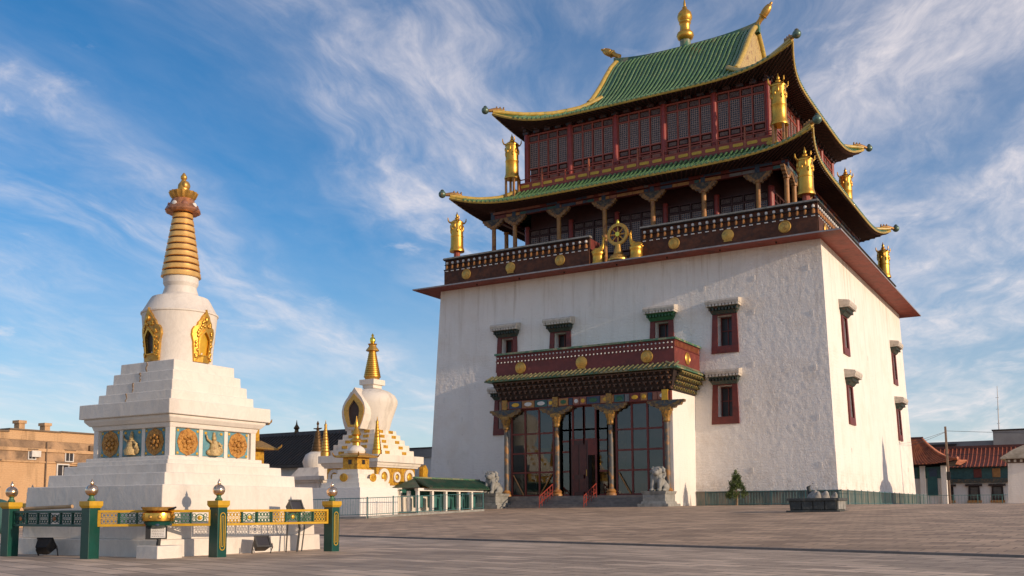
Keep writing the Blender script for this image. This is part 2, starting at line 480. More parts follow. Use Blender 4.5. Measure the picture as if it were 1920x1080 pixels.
def stuff(o): o['kind'] = 'stuff'; return o
def copy_tree(o, parent=None):
    c = o.copy(); col.objects.link(c)
    if parent is not None: c.parent = parent
    for ch in list(o.children): copy_tree(ch, c)
    return c
def blob(name, mat, parent, ells, voxel=0.05, loc=None, rotz=0, sm=6):   # overlapping ellipsoids grown into one skin
    b = MB()
    for e in ells:
        if e[0] == 'e': b.ell(e[1], e[2], 14, 10)
        elif e[0] == 't': b.tube(e[1], e[2], 10)
        else: b.box(*e[1])
    o = b.build(name, mat, parent, loc=loc)
    if rotz: o.rotation_euler = (0, 0, rotz)
    r = o.modifiers.new('skin', 'REMESH'); r.mode = 'VOXEL'; r.voxel_size = voxel; r.use_smooth_shade = True
    if sm:
        k = o.modifiers.new('soften', 'SMOOTH'); k.iterations = sm; k.factor = 0.5
    return o
def lerp(a, b, t): return a + (b - a) * t
def interp(tab, t):
    for (t0, a), (t1, b) in zip(tab, tab[1:]):
        if t <= t1: return lerp(a, b, (t - t0) / (t1 - t0))
    return tab[-1][1]
# ------------------------------------------------------------------ ground, plaza, kerb
g = MB().grid(lambda a, b: (-2500 + 5000 * a, -2500 + 5000 * b, -1.26), 8, 8)
o = struct(g.build('ground', pave_near)); o['label'] = 'grey slab paving in the foreground of the square'
KO = Vector((6.94, -42.83, 0)); KD = Vector((0.9523, -0.3051, 0)); KN = Vector((0.3051, 0.9523, 0))
def plaza_z(d):
    return 0.0 if d >= 37 else -1.21 + 1.21 * (1 - (1 - max(d, 0) / 37) ** 1.35)
ds = [0, 2, 4, 7, 10, 14, 18, 22, 26, 30, 34, 37, 60, 120, 300, 900]
g = MB()
ss = [-900, -200, -100, -50, 0, 50, 100, 200, 900]
g.add([(KO + KD * s + KN * d).to_tuple()[:2] + (plaza_z(d),) for d in ds for s in ss],
      [(j * 9 + i, j * 9 + i + 1, (j + 1) * 9 + i + 1, (j + 1) * 9 + i) for j in range(len(ds) - 1) for i in range(8)])
o = struct(g.build('plaza', pave_far, smooth=40)); o['label'] = 'brown paved square rising gently towards the temple'
kerb = MB()
o = struct(MB().add([(-200, -0.16, -1.30), (200, -0.16, -1.30), (200, 0.02, -1.30), (-200, 0.02, -1.30), (-200, -0.16, -1.205), (200, -0.16, -1.205), (200, 0.02, -1.205), (-200, 0.02, -1.205)],
      [(3, 2, 1, 0), (4, 5, 6, 7), (0, 1, 5, 4), (1, 2, 6, 5), (2, 3, 7, 6), (3, 0, 4, 7)]).build('kerb', step_stone))
o.matrix_world = Matrix.Translation(KO) @ Matrix.Rotation(math.atan2(KD.y, KD.x), 4, 'Z')
o['label'] = 'low stone kerb edging the brown square'

# ------------------------------------------------------------------ the temple
TEMPLE = thing('temple', 'tall white temple with sloping walls and two green tiled roofs', 'temple', (0, 0, 0))
TC = (0, 18.4, 0)
BAT = 0.754 / 19.3
ZT = 20.37
def Hw(z): return 18.4 - BAT * (z - 1.07)
from mathutils import noise as mnoise
def plaster(u, z):                                    # trowelled lumps of the whitewashed plaster
    p = Vector((u * 2.1 + 0.5 * z, z * 1.5, 3.7))
    h = (abs(mnoise.noise(p)) - 0.22) * 0.7 + 0.35 * mnoise.noise(p * 2.3)
    w = 0.65 + 0.5 * mnoise.noise(Vector((u * 0.11 + 5, z * 0.13, 1.3)))
    return -0.040 * h * w
def fill(a, step):
    out = []
    for p, q in zip(a, a[1:]):
        n = max(1, int(round((q - p) / step)))
        out += [p + (q - p) * i / n for i in range(n)]
    return out + [a[-1]]
def wall_side(holes, depth=0.95, step=None):
    m = MB()
    us = sorted({-18.4, 18.4} | {q for h in holes for q in h[:2]})
    zs = sorted({-0.6, ZT} | {q for h in holes for q in h[2:]} | {4.0, 10.0, 18.0})
    if step:
        us, zs = fill(us, step), fill(zs, step)
        edge = {q for h in holes for q in h[:2]}, {q for h in holes for q in h[2:]}
        W_ = len(us)
        def P(u, z):
            x = u if abs(u) <= 14 else math.copysign(14 + (abs(u) - 14) * (Hw(z) - 14) / 4.4, u)
            flat = abs(u) == 18.4 or z > ZT - 0.05
            return (x, -Hw(z) + (0 if flat else plaster(u, z)), z)
        m.v = [P(u, z) for z in zs for u in us]
        for j in range(len(zs) - 1):
            for i in range(W_ - 1):
                c, d, a, b = zs[j], zs[j + 1], us[i], us[i + 1]
                if any(h[0] <= a and b <= h[1] and h[2] <= c and d <= h[3] for h in holes): continue
                m.f.append((j * W_ + i, j * W_ + i + 1, (j + 1) * W_ + i + 1, (j + 1) * W_ + i))
        us, zs = [], []
    def V(u, z, dy=0): return ((-Hw(z) if u == -18.4 else Hw(z) if u == 18.4 else u), -Hw(z) + dy, z)
    for a, b in zip(us, us[1:]):
        for c, d in zip(zs, zs[1:]):
            if any(h[0] <= a and b <= h[1] and h[2] <= c and d <= h[3] for h in holes): continue
            m.add([V(a, c), V(b, c), V(b, d), V(a, d)], [(0, 1, 2, 3)])
    for x0, x1, z0, z1 in holes:
        for (a, b) in (((x0, z0), (x0, z1)), ((x0, z1), (x1, z1)), ((x1, z1), (x1, z0)), ((x1, z0), (x0, z0))):
            m.add([V(*a), V(*b), V(*b, depth), V(*a, depth)], [(0, 1, 2, 3)])
    return m
UP, LO = 12.08, 6.40
front_w = [(10.0, UP), (4.65, UP), (-4.8, UP), (-10.2, UP), (9.95, LO), (-10.4, LO)]
side_w = [(6.8 - 18.4, UP), (29.7 - 18.4, UP), (6.8 - 18.4, LO), (29.7 - 18.4, LO)]
def holes_of(ws): return [(x - 0.6, x + 0.6, z + 0.58, z + 3.08) for x, z in ws]
for k, ws in ((0, front_w), (1, side_w), (2, []), (3, [])):
    place(wall_side(holes_of(ws), 0.95, 0.12 if k == 0 else 0.3 if k == 1 else None).mesh('wall', stucco, 60 if k < 2 else None), 'wall', TEMPLE, TC, k * math.pi / 2)

# windows
wframe = MB().ring([(-1.12, 0), (1.12, 0), (1.0, 3.15), (-1.0, 3.15)], [(-0.6, 0.58), (0.6, 0.58), (0.6, 3.08), (-0.6, 3.08)], -0.13, 0.02).mesh('window', dark_red)
wframe_lit = wframe
wpane = MB().box(-0.6, 0.6, 0.82, 0.88, 0.58, 3.08).mesh('pane', pane_black)
wcase = MB()
for x in (-0.58, -0.03, 0.5): wcase.box(x, x + 0.08, 0.74, 0.80, 0.58, 3.08)
for z in (0.60, 1.9, 2.98): wcase.box(-0.6, 0.6, 0.745, 0.795, z, z + 0.07)
wcase = wcase.mesh('casement', dark_red)
hb = MB()
hb.frus(-1.0, 1.0, -0.22, 0.05, 3.16, -1.12, 1.12, -0.42, 0.05, 3.42)
for i in range(9):
    x = -1.08 + i * 0.27
    hb.box(x - 0.075, x + 0.075, -0.60, 0.0, 3.42, 3.60)
hb.frus(-1.14, 1.14, -0.52, 0.05, 3.60, -1.24, 1.24, -0.66, 0.05, 3.72)
hbm = hb.mesh('hood_bracket', p_green); hbm_dark = hb.mesh('hood_bracket', M('dark_green_bracket', (0.03, 0.055, 0.045), 0.6, 0, 0.5, 5, (0.10, 0.05, 0.03), (0.5, 0.65), 5))
hh = MB()
for i in range(10):
    x = -1.24 + i * 0.276
    hh.box(x - 0.10, x + 0.10, -0.82, 0.0, 3.723, 3.90)
hh.extr([(-0.84, 3.90), (-0.90, 4.08), (-0.84, 4.24), (0.04, 4.42), (0.04, 3.90)], -1.38, 1.38, 'yz')
hhm = hh.mesh('hood', hood_white)
tilt = math.atan(BAT)
putlog = MB().box(-0.09, 0.09, -0.03, 0.05, -0.22, 0.22).mesh('wall_stub', stucco_plain)
def put_window(k, u, z, green=False):
    a = k * math.pi / 2
    c, s = math.cos(a), math.sin(a)
    ly = -Hw(z)
    loc = (c * u - s * ly, 18.4 + s * u + c * ly, z)
    w = place(wframe, 'window', TEMPLE, loc)
    w.rotation_euler = (Matrix.Rotation(a, 4, 'Z') @ Matrix.Rotation(-tilt, 4, 'X')).to_euler()
    place(wpane, 'pane', w); place(wcase, 'casement', w)
    place(hbm if green else hbm_dark, 'hood_bracket', w); place(hhm, 'hood', w)
for i, (u, z) in enumerate(front_w): put_window(0, u, z, i == 1)
for u, z in side_w: put_window(1, u, z)
random.seed(3)
for u, z in ((-16.9, 16.0), (-13.6, 11.0), (-17.0, 9.9), (-15.0, 8.0), (-16.4, 4.1), (-12.6, 3.2), (7.2, 14.1), (12.4, 17.9), (12.3, 15.2), (12.2, 11.0), (12.0, 8.1), (12.0, 2.7), (16.6, 18.2), (16.9, 14.6), (17.0, 10.4), (17.1, 6.6), (17.2, 3.0), (8.3, 17.6), (-2.0, 17.4), (3.1, 18.2)):
    place(putlog, 'wall_stub', TEMPLE, (u, 18.4 - Hw(z), z))
for v, z in ((6.0, 4.3), (12.0, 17.5), (33.0, 3.6), (16.0, 13.0)):
    place(putlog, 'wall_stub', TEMPLE, (Hw(z), v, z), math.pi / 2)
# dado band and plinth
for k in range(4):
    spans = [(-18.46, -7.5), (7.5, 18.46)] if k == 0 else [(-18.40, 18.40)]
    for a, b in spans:
        place(MB().frus(a, b, -18.50, -18.3, -0.6, a, b, -18.47, -18.3, 1.06).mesh('dado', dado_mat), 'dado', TEMPLE, TC, k * math.pi / 2)
        place(MB().box(a, b, -18.56, -18.3, 1.06, 1.13).mesh('dado_cap', grey_slate), 'dado_cap', TEMPLE, TC, k * math.pi / 2)
# cornice slab: red boarded soffit, pale metal edge
for k in range(4):
    c = MB()
    q0, q1 = Hw(ZT) - 0.05, 19.57
    c.add([(-q0, -q0, 20.36), (q0, -q0, 20.36), (q1, -q1, 20.33), (-q1, -q1, 20.33)], [(0, 1, 2, 3)])
    place(c.mesh('soffit', soffit_red), 'soffit', TEMPLE, TC, k * math.pi / 2)
    c = MB()
    c.add([(-q1, -q1, 20.33), (q1, -q1, 20.33), (q1, -q1, 20.45), (-q1, -q1, 20.45), (-17.3, -17.3, 20.72), (17.3, -17.3, 20.72)], [(0, 1, 2, 3), (3, 2, 5, 4)])
    place(c.mesh('cornice_edge', M('dull_metal_flashing', (0.30, 0.27, 0.26), 0.5, 0.3, 0.3, 2)), 'cornice_edge', TEMPLE, TC, k * math.pi / 2)
bolt = MB().box(-0.05, 0.05, -0.05, 0.05, -0.12, 0.0).mesh('soffit_bracket', dark_wood)
for u in (-13, -8.5, -4, 1, 5.5, 10, 14.5): place(bolt, 'soffit_bracket', TEMPLE, (u, 18.4 - 18.6, 20.34))
place(MB().box(-17.3, 17.3, -17.3, 17.3, 20.4, 20.6).mesh('terrace_floor', grey_slate), 'terrace_floor', TEMPLE, TC)

# parapet: twig frieze, gilt discs, balusters
PY = -17.42
def parapet(k, a, b, detail):
    rz = k * math.pi / 2
    m = MB()
    m.box(a, b, PY, PY + 0.35, 20.55, 22.40)
    m.box(a, b, PY + 0.16, PY + 0.35, 22.40, 23.42)
    p = place(m.mesh('parapet', twig), 'parapet', TEMPLE, TC, rz)
    n = MB()
    n.box(a - 0.04, b + 0.04, PY - 0.05, PY + 0.16, 22.40, 22.48)
    n.box(a - 0.02, b + 0.02, PY - 0.03, PY + 0.16, 23.34, 23.43)
    n.box(a, b, PY + 0.02, PY + 0.16, 22.90, 22.95)
    q = n.mesh('string_course', dark_wood)
    r = place(q, 'string_course', p)
    cap = MB().extr([(PY - 0.16, 23.43), (PY + 0.5, 23.43), (PY + 0.42, 23.60), (PY - 0.05, 23.60)], a - 0.08, b + 0.08, 'yz')
    place(cap.mesh('coping', grey_slate), 'coping', p)
    if not detail: return p
    w = b - a
    cnt = int(round(w / 0.62))
    for i in range(cnt):
        x = a + (i + 0.5) * w / cnt
        place(BAL, 'baluster', p, (x, PY, 0)); place(STUD, 'stud', p, (x, PY, 0))
        place(DOT, 'frieze_dot', p, (x, PY, 0))
    return p
BAL = MB().lathe([(0.10, 22.48), (0.13, 22.56), (0.13, 22.72), (0.085, 22.88)], 8, 0, 0.05).mesh('baluster', M('ochre_baluster', (0.36, 0.15, 0.035), 0.5, 0, 0.3, 5))
STUD = MB().lathe([(0.07, 22.97), (0.12, 23.02), (0.12, 23.16), (0.05, 23.22)], 8, 0, 0.05).mesh('stud', p_white)
DOT = MB().box(-0.14, 0.14, -0.06, 0.05, 22.26, 22.34).mesh('frieze_dot', p_white)
parapet(0, -17.42, -2.15, True); parapet(0, 2.75, 17.42, True)
parapet(1, -17.36, 17.36, True); parapet(2, -17.36, 17.36, False); parapet(3, -17.36, 17.36, False)
def ret(x):
    m = MB().box(x - 0.13, x + 0.13, PY + 0.36, PY + 2.2, 20.6, 23.4)
    return place(m.mesh('parapet_return', porch_red), 'parapet_return', TEMPLE, TC)
ret(-2.3); ret(2.9)
disc = MB().lathe([(0.50, 0), (0.50, 0.05), (0.44, 0.09), (0.40, 0.06), (0.2, 0.10), (0.08, 0.14)], 28).mesh('gilt_disc', gold_old, 35)
foot = MB().lathe([(0.50, 0), (0.50, 0.05), (0.42, 0.09), (0.2, 0.09), (0.1, 0.13)], 28).extr([(-0.34, -0.52), (0.34, -0.52), (0.3, -0.3), (-0.3, -0.3)], 0, 0.06, 'xy').mesh('gilt_plaque', gold_old, 35)
for i, x in enumerate((-14.9, -10.1, -5.0, 5.7, 10.3, 14.9)):
    place(foot if i in (1, 4) else disc, 'gilt_plaque' if i in (1, 4) else 'gilt_disc', TEMPLE, (x, 18.4 + PY - 0.02, 21.75), rot=(R(90), 0, 0))
for i, v in enumerate((-14.9, -10.1, -5.0, 0, 5.7, 10.3, 14.9)):
    place(foot if i % 2 else disc, 'gilt_plaque' if i % 2 else 'gilt_disc', TEMPLE, (-PY + 0.02, 18.4 + v, 21.75), rot=(R(90), 0, R(90)))

# core and window bays of the two upper storeys
OX = 0.5                                         # the upper storeys stand a little right of centre
UC = (OX, 18.4, 0)
HWALL = 11.9
core = MB().box(-HWALL + 0.25, HWALL - 0.25, -HWALL + 0.25, HWALL - 0.25, 30.3, 37.3)
place(core.mesh('core_wall', dark_red), 'core_wall', TEMPLE, UC)
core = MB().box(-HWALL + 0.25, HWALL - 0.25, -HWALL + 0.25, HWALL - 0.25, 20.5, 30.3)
place(core.mesh('core_wall', gallery_shade_red), 'core_wall', TEMPLE, UC)
BW = 4.76
bay_frame = MB()
hw = BW / 2 - 0.18
for z0, z1 in ((0.0, 0.14), (1.30, 1.44), (1.98, 2.10), (4.62, 4.76), (5.35, 5.5)): bay_frame.box(-hw, hw, -0.10, 0.1, z0, z1)
xs = [-hw, -hw + 1.1, -0.06, hw - 1.22, hw - 0.12]
for x in xs: bay_frame.box(x, x + 0.12, -0.115, 0.1, 0, 5.5)
bay_frame_dark = bay_frame.mesh('window_bay', gallery_shade_red)
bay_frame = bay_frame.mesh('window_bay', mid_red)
cas_w = 0.90
lat = MB()
for i in range(5): lat.box(-0.405 + i * 0.19, -0.37 + i * 0.19, -0.045, 0.0, 2.12, 4.62)
for i in range(13): lat.box(-0.43, 0.43, -0.035, 0.0, 2.135 + i * 0.2, 2.17 + i * 0.2)
lat = lat.mesh('lattice', M('pale_grey_lattice', (0.40, 0.27, 0.225), 0.6, 0, 0.3, 5))
lpane = MB().box(-0.45, 0.45, 0.01, 0.05, 2.10, 4.62).mesh('pane', pane_dark)
lowp_dark = MB().frus(-0.40, 0.40, -0.02, 0.03, 0.26, -0.40, 0.40, -0.02, 0.03, 1.2).mesh('lower_panel', gallery_shade_red)
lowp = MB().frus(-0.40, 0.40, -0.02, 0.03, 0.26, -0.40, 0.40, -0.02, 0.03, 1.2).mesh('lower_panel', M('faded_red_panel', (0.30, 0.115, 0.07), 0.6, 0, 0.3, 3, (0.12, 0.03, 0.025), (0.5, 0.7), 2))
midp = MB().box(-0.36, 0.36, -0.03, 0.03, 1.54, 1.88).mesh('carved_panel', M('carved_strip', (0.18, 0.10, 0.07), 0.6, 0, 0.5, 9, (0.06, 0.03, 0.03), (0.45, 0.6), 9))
topp = MB().box(-0.42, 0.42, -0.03, 0.03, 4.84, 5.28).mesh('fretwork', M('carved_fret', (0.16, 0.11, 0.09), 0.6, 0, 0.6, 10, (0.06, 0.02, 0.02), (0.45, 0.55), 10))
red_col = MB().lathe([(0.24, 0), (0.24, 5.75)], 12, 0, -0.05).mesh('wall_column', M('crimson_column', (0.27, 0.03, 0.02), 0.42, 0, 0.25, 2.2, (0.40, 0.22, 0.14), (0.68, 0.74), 0.8))
def bays(k, z0, detail=True):
    rz = k * math.pi / 2
    c, s = math.cos(rz), math.sin(rz)
    def L(u, y=-HWALL): return (OX + c * u - s * y, 18.4 + s * u + c * y, z0)
    for i in range(5):
        u = (i - 2) * BW
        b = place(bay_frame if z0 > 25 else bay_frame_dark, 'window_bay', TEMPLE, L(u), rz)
        for x in (-1.59, -0.545, 0.545, 1.59):
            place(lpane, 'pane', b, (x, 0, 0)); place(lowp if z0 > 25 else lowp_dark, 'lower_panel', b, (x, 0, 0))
            if detail:
                place(lat, 'lattice', b, (x, 0, 0)); place(midp, 'carved_panel', b, (x, 0, 0)); place(topp, 'fretwork', b, (x, 0, 0))
    for i in range(6): place(red_col, 'wall_column', TEMPLE, L((i - 2.5) * BW), rz)
bays(0, 30.75); bays(1, 30.75); bays(0, 21.3, True); bays(1, 21.3, False)

# gallery columns, brackets, painted beams
GH = 14.1
GX = 0.2
GC = (GX, 18.4, 0)
gcol = MB().lathe([(0.30, 20.6), (0.30, 20.9), (0.22, 21.0), (0.205, 26.75), (0.27, 26.8), (0.27, 26.95)], 12).mesh('gallery_column', gold_wood, 40)
arm = [(-1.5, 27.62), (-1.5, 27.45), (-1.32, 27.38), (-1.25, 27.2), (-0.95, 27.15), (-0.88, 26.98), (-0.55, 26.93), (-0.45, 26.75), (-0.22, 26.72), (0.22, 26.72), (0.45, 26.75), (0.55, 26.93), (0.88, 26.98), (0.95, 27.15), (1.25, 27.2), (1.32, 27.38), (1.5, 27.45), (1.5, 27.62)]
arm = [(a * 0.80, b) for a, b in arm]
garm = MB().extr(arm, -0.16, 0.16).mesh('scalloped_bracket', M('painted_bracket', (0.27, 0.14, 0.05), 0.6, 0, 0.5, 5, (0.10, 0.06, 0.04), (0.52, 0.6), 4))
garm_in = MB().extr([(a * 0.62, 27.62 - (27.62 - b) * 0.62) for a, b in arm], -0.19, 0.19).mesh('bracket_inlay', M('slate_blue_inlay', (0.055, 0.052, 0.05), 0.6, 0, 0.5, 5, (0.16, 0.11, 0.06), (0.5, 0.6), 5))
gneck = MB().box(-0.2, 0.2, -0.22, 0.22, 27.62, 28.35).mesh('bracket_block', p_blue)
for k in range(4):
    rz = k * math.pi / 2
    c, s = math.cos(rz), math.sin(rz)
    if k < 2 or k == 3:
        for u in (-14.1, -11.75, -7.02, -2.34, 2.34, 7.02, 11.75):
            loc = (GX + c * u + s * GH, 18.4 + s * u - c * GH, 0)
            p = place(gcol, 'gallery_column', TEMPLE, loc, rz)
            if k < 2 or u == -14.1:
                place(garm, 'scalloped_bracket', p); place(garm_in, 'bracket_inlay', p); place(gneck, 'bracket_block', p)
    bm = MB().box(-GH - 0.2, GH + 0.2, -GH - 0.17, -GH + 0.17, 27.62, 27.95).box(-GH - 0.2, GH + 0.2, -GH - 0.21, -GH + 0.2, 28.02, 28.3)
    beam = place(bm.mesh('gallery_beam', dark_red), 'gallery_beam', TEMPLE, GC, rz)
    if k < 2:
        random.seed(11 + k)
        x = -GH
        while x < GH - 0.3:
            w = random.choice((0.45, 0.7, 1.1, 1.5))
            w = min(w, GH - x)
            pm = random.choice((p_blue, p_teal, p_grey, gold_wood, p_pink, p_blue, dark_red))
            place(MB().box(x + 0.03, x + w - 0.03, -GH - 0.20, -GH - 0.10, 27.66, 27.91).mesh('painted_panel', pm), 'painted_panel', beam)
            pm = random.choice((p_blue, dark_red, p_grey, dark_red, p_pink, dark_red))
            place(MB().box(x + 0.03, x + w - 0.03, -GH - 0.24, -GH - 0.1, 28.06, 28.26).mesh('painted_panel', pm), 'painted_panel', beam)
            x += w

# ---- roofs
class Roof: pass
def roof_fn(P):
    def fn(s, t):
        r, z = interp(P.r, t), interp(P.z, t)
        k = (1 - t) ** 2 * abs(s) ** P.pw
        rr = r + P.ext * k
        return Vector((s * rr, -rr, z + P.lift * k))
    return fn
def curve(tab, n=14):                                # smooth resample of a (t, value) table
    return tab
def build_roof(P, center, name, hip_mat, wall_r, wall_z, nrows_sep, front_top=None):
    fn = roof_fn(P)
    NT = 10
    root = None
    for k in range(4):
        rz = k * math.pi / 2
        g = MB().grid(lambda a, b: fn(2 * a - 1, b), 40, NT)
        sheet = place(g.mesh('roof_slope', green_glaze, 50), 'roof_slope', TEMPLE, center, rz)
        if k == 0: root = sheet
        # soffit, rafters
        def so(a, b):
            s = 2 * a - 1
            e = fn(s, 0) - Vector((0, 0, 0.22))
            w = Vector((s * wall_r, -wall_r, wall_z))
            return e.lerp(w, b)
        so_m = MB().grid(so, 40, 4)
        so_m.f = [tuple(reversed(q)) for q in so_m.f]
        place(so_m.mesh('roof_soffit', dark_wood, 50), 'roof_soffit', TEMPLE, center, rz)
        rf = MB()
        n = int(2 * P.r[0][1] / 0.46)
        for i in range(n):
            a = (i + 0.5) / n
            p0, p1 = so(a, 0.02), so(a, 0.93)
            rf.tube([p0 + Vector((0, 0, -0.04)), p1 + Vector((0, 0, -0.04))], 0.07, 4)
        stuff(place(rf.mesh('rafters', rafter), 'rafters', TEMPLE, center, rz))
        # eave edge
        e = [fn(-1 + 2 * i / 40, 0) + Vector((0, -0.02, -0.10)) for i in range(41)]
        place(MB().tube(e, 0.13, 6).mesh('eave_edge', yellow_glaze), 'eave_edge', TEMPLE, center, rz)
        # tile rows
        joined = MB()
        x = -P.r[0][1] + 0.25
        n_all = int((2 * P.r[0][1] - 0.5) / 0.46)
        for i in range(n_all + 1):
            x = -P.r[0][1] + 0.25 + i * (2 * P.r[0][1] - 0.5) / n_all
            pts = []
            for j in range(NT + 1):
                t = j / NT
                r = interp(P.r, t)
                if abs(x) > r: break
                s = x / r
                for _ in range(3):
                    s = x / (r + P.ext * (1 - t) ** 2 * abs(s) ** P.pw)
                pts.append(fn(s, t) + Vector((0, -0.02, 0.05)))
            if len(pts) < 2: continue
            row = MB() if k == 0 else joined
            end = pts[0] + Vector((0, -0.10, -0.05))
            if k == 0 and front_top and abs(x) < front_top[0]:
                pts = pts + [Vector((x, -q[0], q[1] + 0.05)) for q in front_top[1]]
            fine_, rad_ = [end], [0.12]
            for p_, q_ in zip(pts, pts[1:]):
                nn_ = max(2, int((q_ - p_).length / 0.42))
                for m_ in range(nn_):
                    fine_ += [p_.lerp(q_, m_ / nn_), p_.lerp(q_, (m_ + 0.92) / nn_)]; rad_ += [0.138, 0.108]
            jit = Vector((random.uniform(-0.02, 0.02), 0, random.uniform(-0.012, 0.012)))
            row.tube([q_ + jit for q_ in fine_], rad_, 6)
            row.ell(end, (0.13, 0.06, 0.13), 8, 5)
            if k == 0:
                place(row.mesh('tile_row', highlit_green_row, 60), 'tile_row', root)
        if k: stuff(place(joined.mesh('tile_rows', green_glaze, 60), 'tile_rows', TEMPLE, center, rz))
        # hip ridge and corner ornament (right end of this side)
        hp = [fn(1, t) + Vector((0.0, -0.0, 0.16)) for t in [i / 16 for i in range(17)]]
        place(MB().tube(hp, [0.20 + 0.06 * i / 16 for i in range(17)], 8).mesh('hip_ridge', hip_mat, 60), 'hip_ridge', TEMPLE, center, rz)
        tip = hp[0]; out = (hp[0] - hp[2]).normalized()
        q = place(MB().ell((0, 0, 0), 0.36, 16, 12).lathe([(0.12, 0.30), (0.18, 0.38), (0.06, 0.48)], 8).mesh('corner_ball', verdigris, 60), 'corner_ball', TEMPLE)
        M4 = Matrix.Translation(Vector(center)) @ Matrix.Rotation(rz, 4, 'Z')
        q.location = M4 @ (tip + out * 0.75)
        h = MB().tube([tip - out * 1.2 + Vector((0, 0, 0.18)), tip - out * 0.8 + Vector((0, 0, 0.24)), tip - out * 0.2 + Vector((0, 0, 0.16)), tip + out * 0.5], [0.10, 0.18, 0.22, 0.15], 8)
        for d in (-1.1, -0.75, -0.4): h.ell(tip - out * -d + Vector((0, 0, 0.40)), (0.09, 0.09, 0.16), 8, 6)
        place(h.mesh('dragon_head', M('brown_bronze_ornament', (0.34, 0.18, 0.06), 0.5, 0.5, 0.4, 5, (0.12, 0.12, 0.07), (0.5, 0.7), 4), 60), 'dragon_head', TEMPLE, center, rz)
    return root

P1 = Roof(); P1.r = [(0, 16.35), (0.35, 14.9), (0.7, 13.5), (1, 12.4)]; P1.z = [(0, 28.45), (0.35, 28.95), (0.7, 29.65), (1, 30.5)]
P1.ext, P1.lift, P1.pw, P1.edge_gold = 0.75, 1.15, 7, False
build_roof(P1, (0.1, 18.4, 0), 'lower', yellow_glaze, 13.9, 28.35, True)
P2 = Roof(); P2.r = [(0, 13.55), (0.25, 11.7), (0.5, 9.9), (0.75, 8.1), (1, 6.5)]; P2.z = [(0, 36.75), (0.25, 37.4), (0.5, 38.25), (0.75, 39.35), (1, 40.75)]
P2.ext, P2.lift, P2.pw, P2.edge_gold = 0.95, 1.45, 6, False
prof = [(6.5, 40.75), (5.4, 41.85), (4.2, 43.15), (3.0, 44.6), (1.7, 46.05), (0.5, 47.1)]
top = build_roof(P2, (0.75, 18.4, 0), 'upper', yellow_glaze, 11.9, 36.6, True, (6.5, prof[1:]))
RC = (0.65, 18.4, 0)
for x_ in (-7.15, -6.75, 6.75, 7.15):
    place(MB().tube([(x_, -q[0], q[1] + 0.05) for q in prof], 0.125, 6).mesh('tile_row', highlit_green_row, 60), 'tile_row', top, (-0.1, 0, 0))
XG = 7.55
for sgn, nm in ((-1, 'front'), (1, 'back')):
    g = MB()
    pr_ = prof + [(0, 47.3)]
    g.add([(x, sgn * a, b) for a, b in pr_ for x in (-XG, XG)], [((2 * i, 2 * i + 1, 2 * i + 3, 2 * i + 2) if sgn < 0 else (2 * i + 2, 2 * i + 3, 2 * i + 1, 2 * i)) for i in range(len(pr_) - 1)])
    place(g.mesh('roof_slope', green_glaze, 60), 'roof_slope', TEMPLE, RC)
for sx in (-1, 1):
    poly = [(-a, b) for a, b in prof] + [(0, 47.3)] + [(a, b) for a, b in reversed(prof)]
    place(MB().extr(poly, sx * (XG - 0.35), sx * (XG - 0.1), 'yz').mesh('gable', M('ochre_gable_board', (0.50, 0.36, 0.13), 0.5, 0, 0.35, 2, (0.24, 0.12, 0.05), (0.5, 0.65), 2)), 'gable', TEMPLE, RC)
    for sy in (-1, 1):
        v = MB().tube([(sx * XG, sy * a, b + 0.14) for a, b in [(7.2, 40.2)] + prof] + [(sx * XG, 0, 47.45)], 0.27, 8)
        place(v.mesh('verge', yellow_glaze, 60), 'verge', TEMPLE, RC)
def rz_(x): return 47.35 + 0.6 * abs(x / 7.9) ** 3
rg = MB()
n = 24
for i in range(n + 1):
    x = -7.9 + 15.8 * i / n
    z = rz_(x)
    rg.v += [(x, -0.28, z - 1.1), (x, -0.22, z + 0.05), (x, 0.22, z + 0.05), (x, 0.28, z - 1.1)]
for i in range(n):
    for a in range(3): rg.f.append((4 * i + a, 4 * i + a + 4, 4 * i + a + 5, 4 * i + a + 1))
rg.f += [(0, 1, 2, 3), (4 * n + 3, 4 * n + 2, 4 * n + 1, 4 * n)]
place(rg.mesh('main_ridge', green_worn), 'main_ridge', TEMPLE, RC)
for sx in (-1, 1):
    f = MB()
    f.ell((0, 0, 0), (0.42, 0.36, 0.85), 12, 10)
    for i in range(5): f.ell((0, 0, -0.5 + i * 0.28), (0.46 - 0.04 * i, 0.40 - 0.03 * i, 0.11), 12, 6)
    f.lathe([(0.28, -1.5), (0.24, -0.9), (0.3, -0.7)], 10).ell((0, 0, 0.8), (0.16, 0.16, 0.3), 8, 6)
    q = place(f.mesh('ridge_dragon', gold_old, 60), 'ridge_dragon', TEMPLE, (RC[0] + sx * 8.55, 18.4, 48.85))
    q.rotation_euler = (0, R(38) if sx > 0 else R(-58), 0)
fb = MB().lathe([(0.75, 45.9), (0.62, 46.6), (0.55, 47.6), (0.56, 47.95)], 20).mesh('finial_neck', green_worn, 40)
ft = MB().lathe([(0.50, 47.95), (0.78, 48.2), (0.88, 48.5), (0.82, 48.75), (0.62, 48.95), (0.52, 49.0), (0.49, 49.6), (0.56, 49.75), (0.62, 49.85), (0.58, 49.9), (0.60, 50.0)], 32, 0, 0, 0, 0, 16, 0.02)
ft.lathe([(0.58, 50.0), (0.74, 50.3), (0.77, 50.55), (0.66, 50.95), (0.40, 51.25), (0.26, 51.35), (0.24, 51.6), (0.12, 51.7), (0.13, 51.95), (0.05, 52.4), (0.01, 52.8)], 32, 0, 0, 0, 0, 12, 0.025)
place(fb, 'finial_neck', TEMPLE, (0.78, 18.4, 0)); place(ft.mesh('finial', gold, 50), 'finial', TEMPLE, (0.78, 18.4, 0))

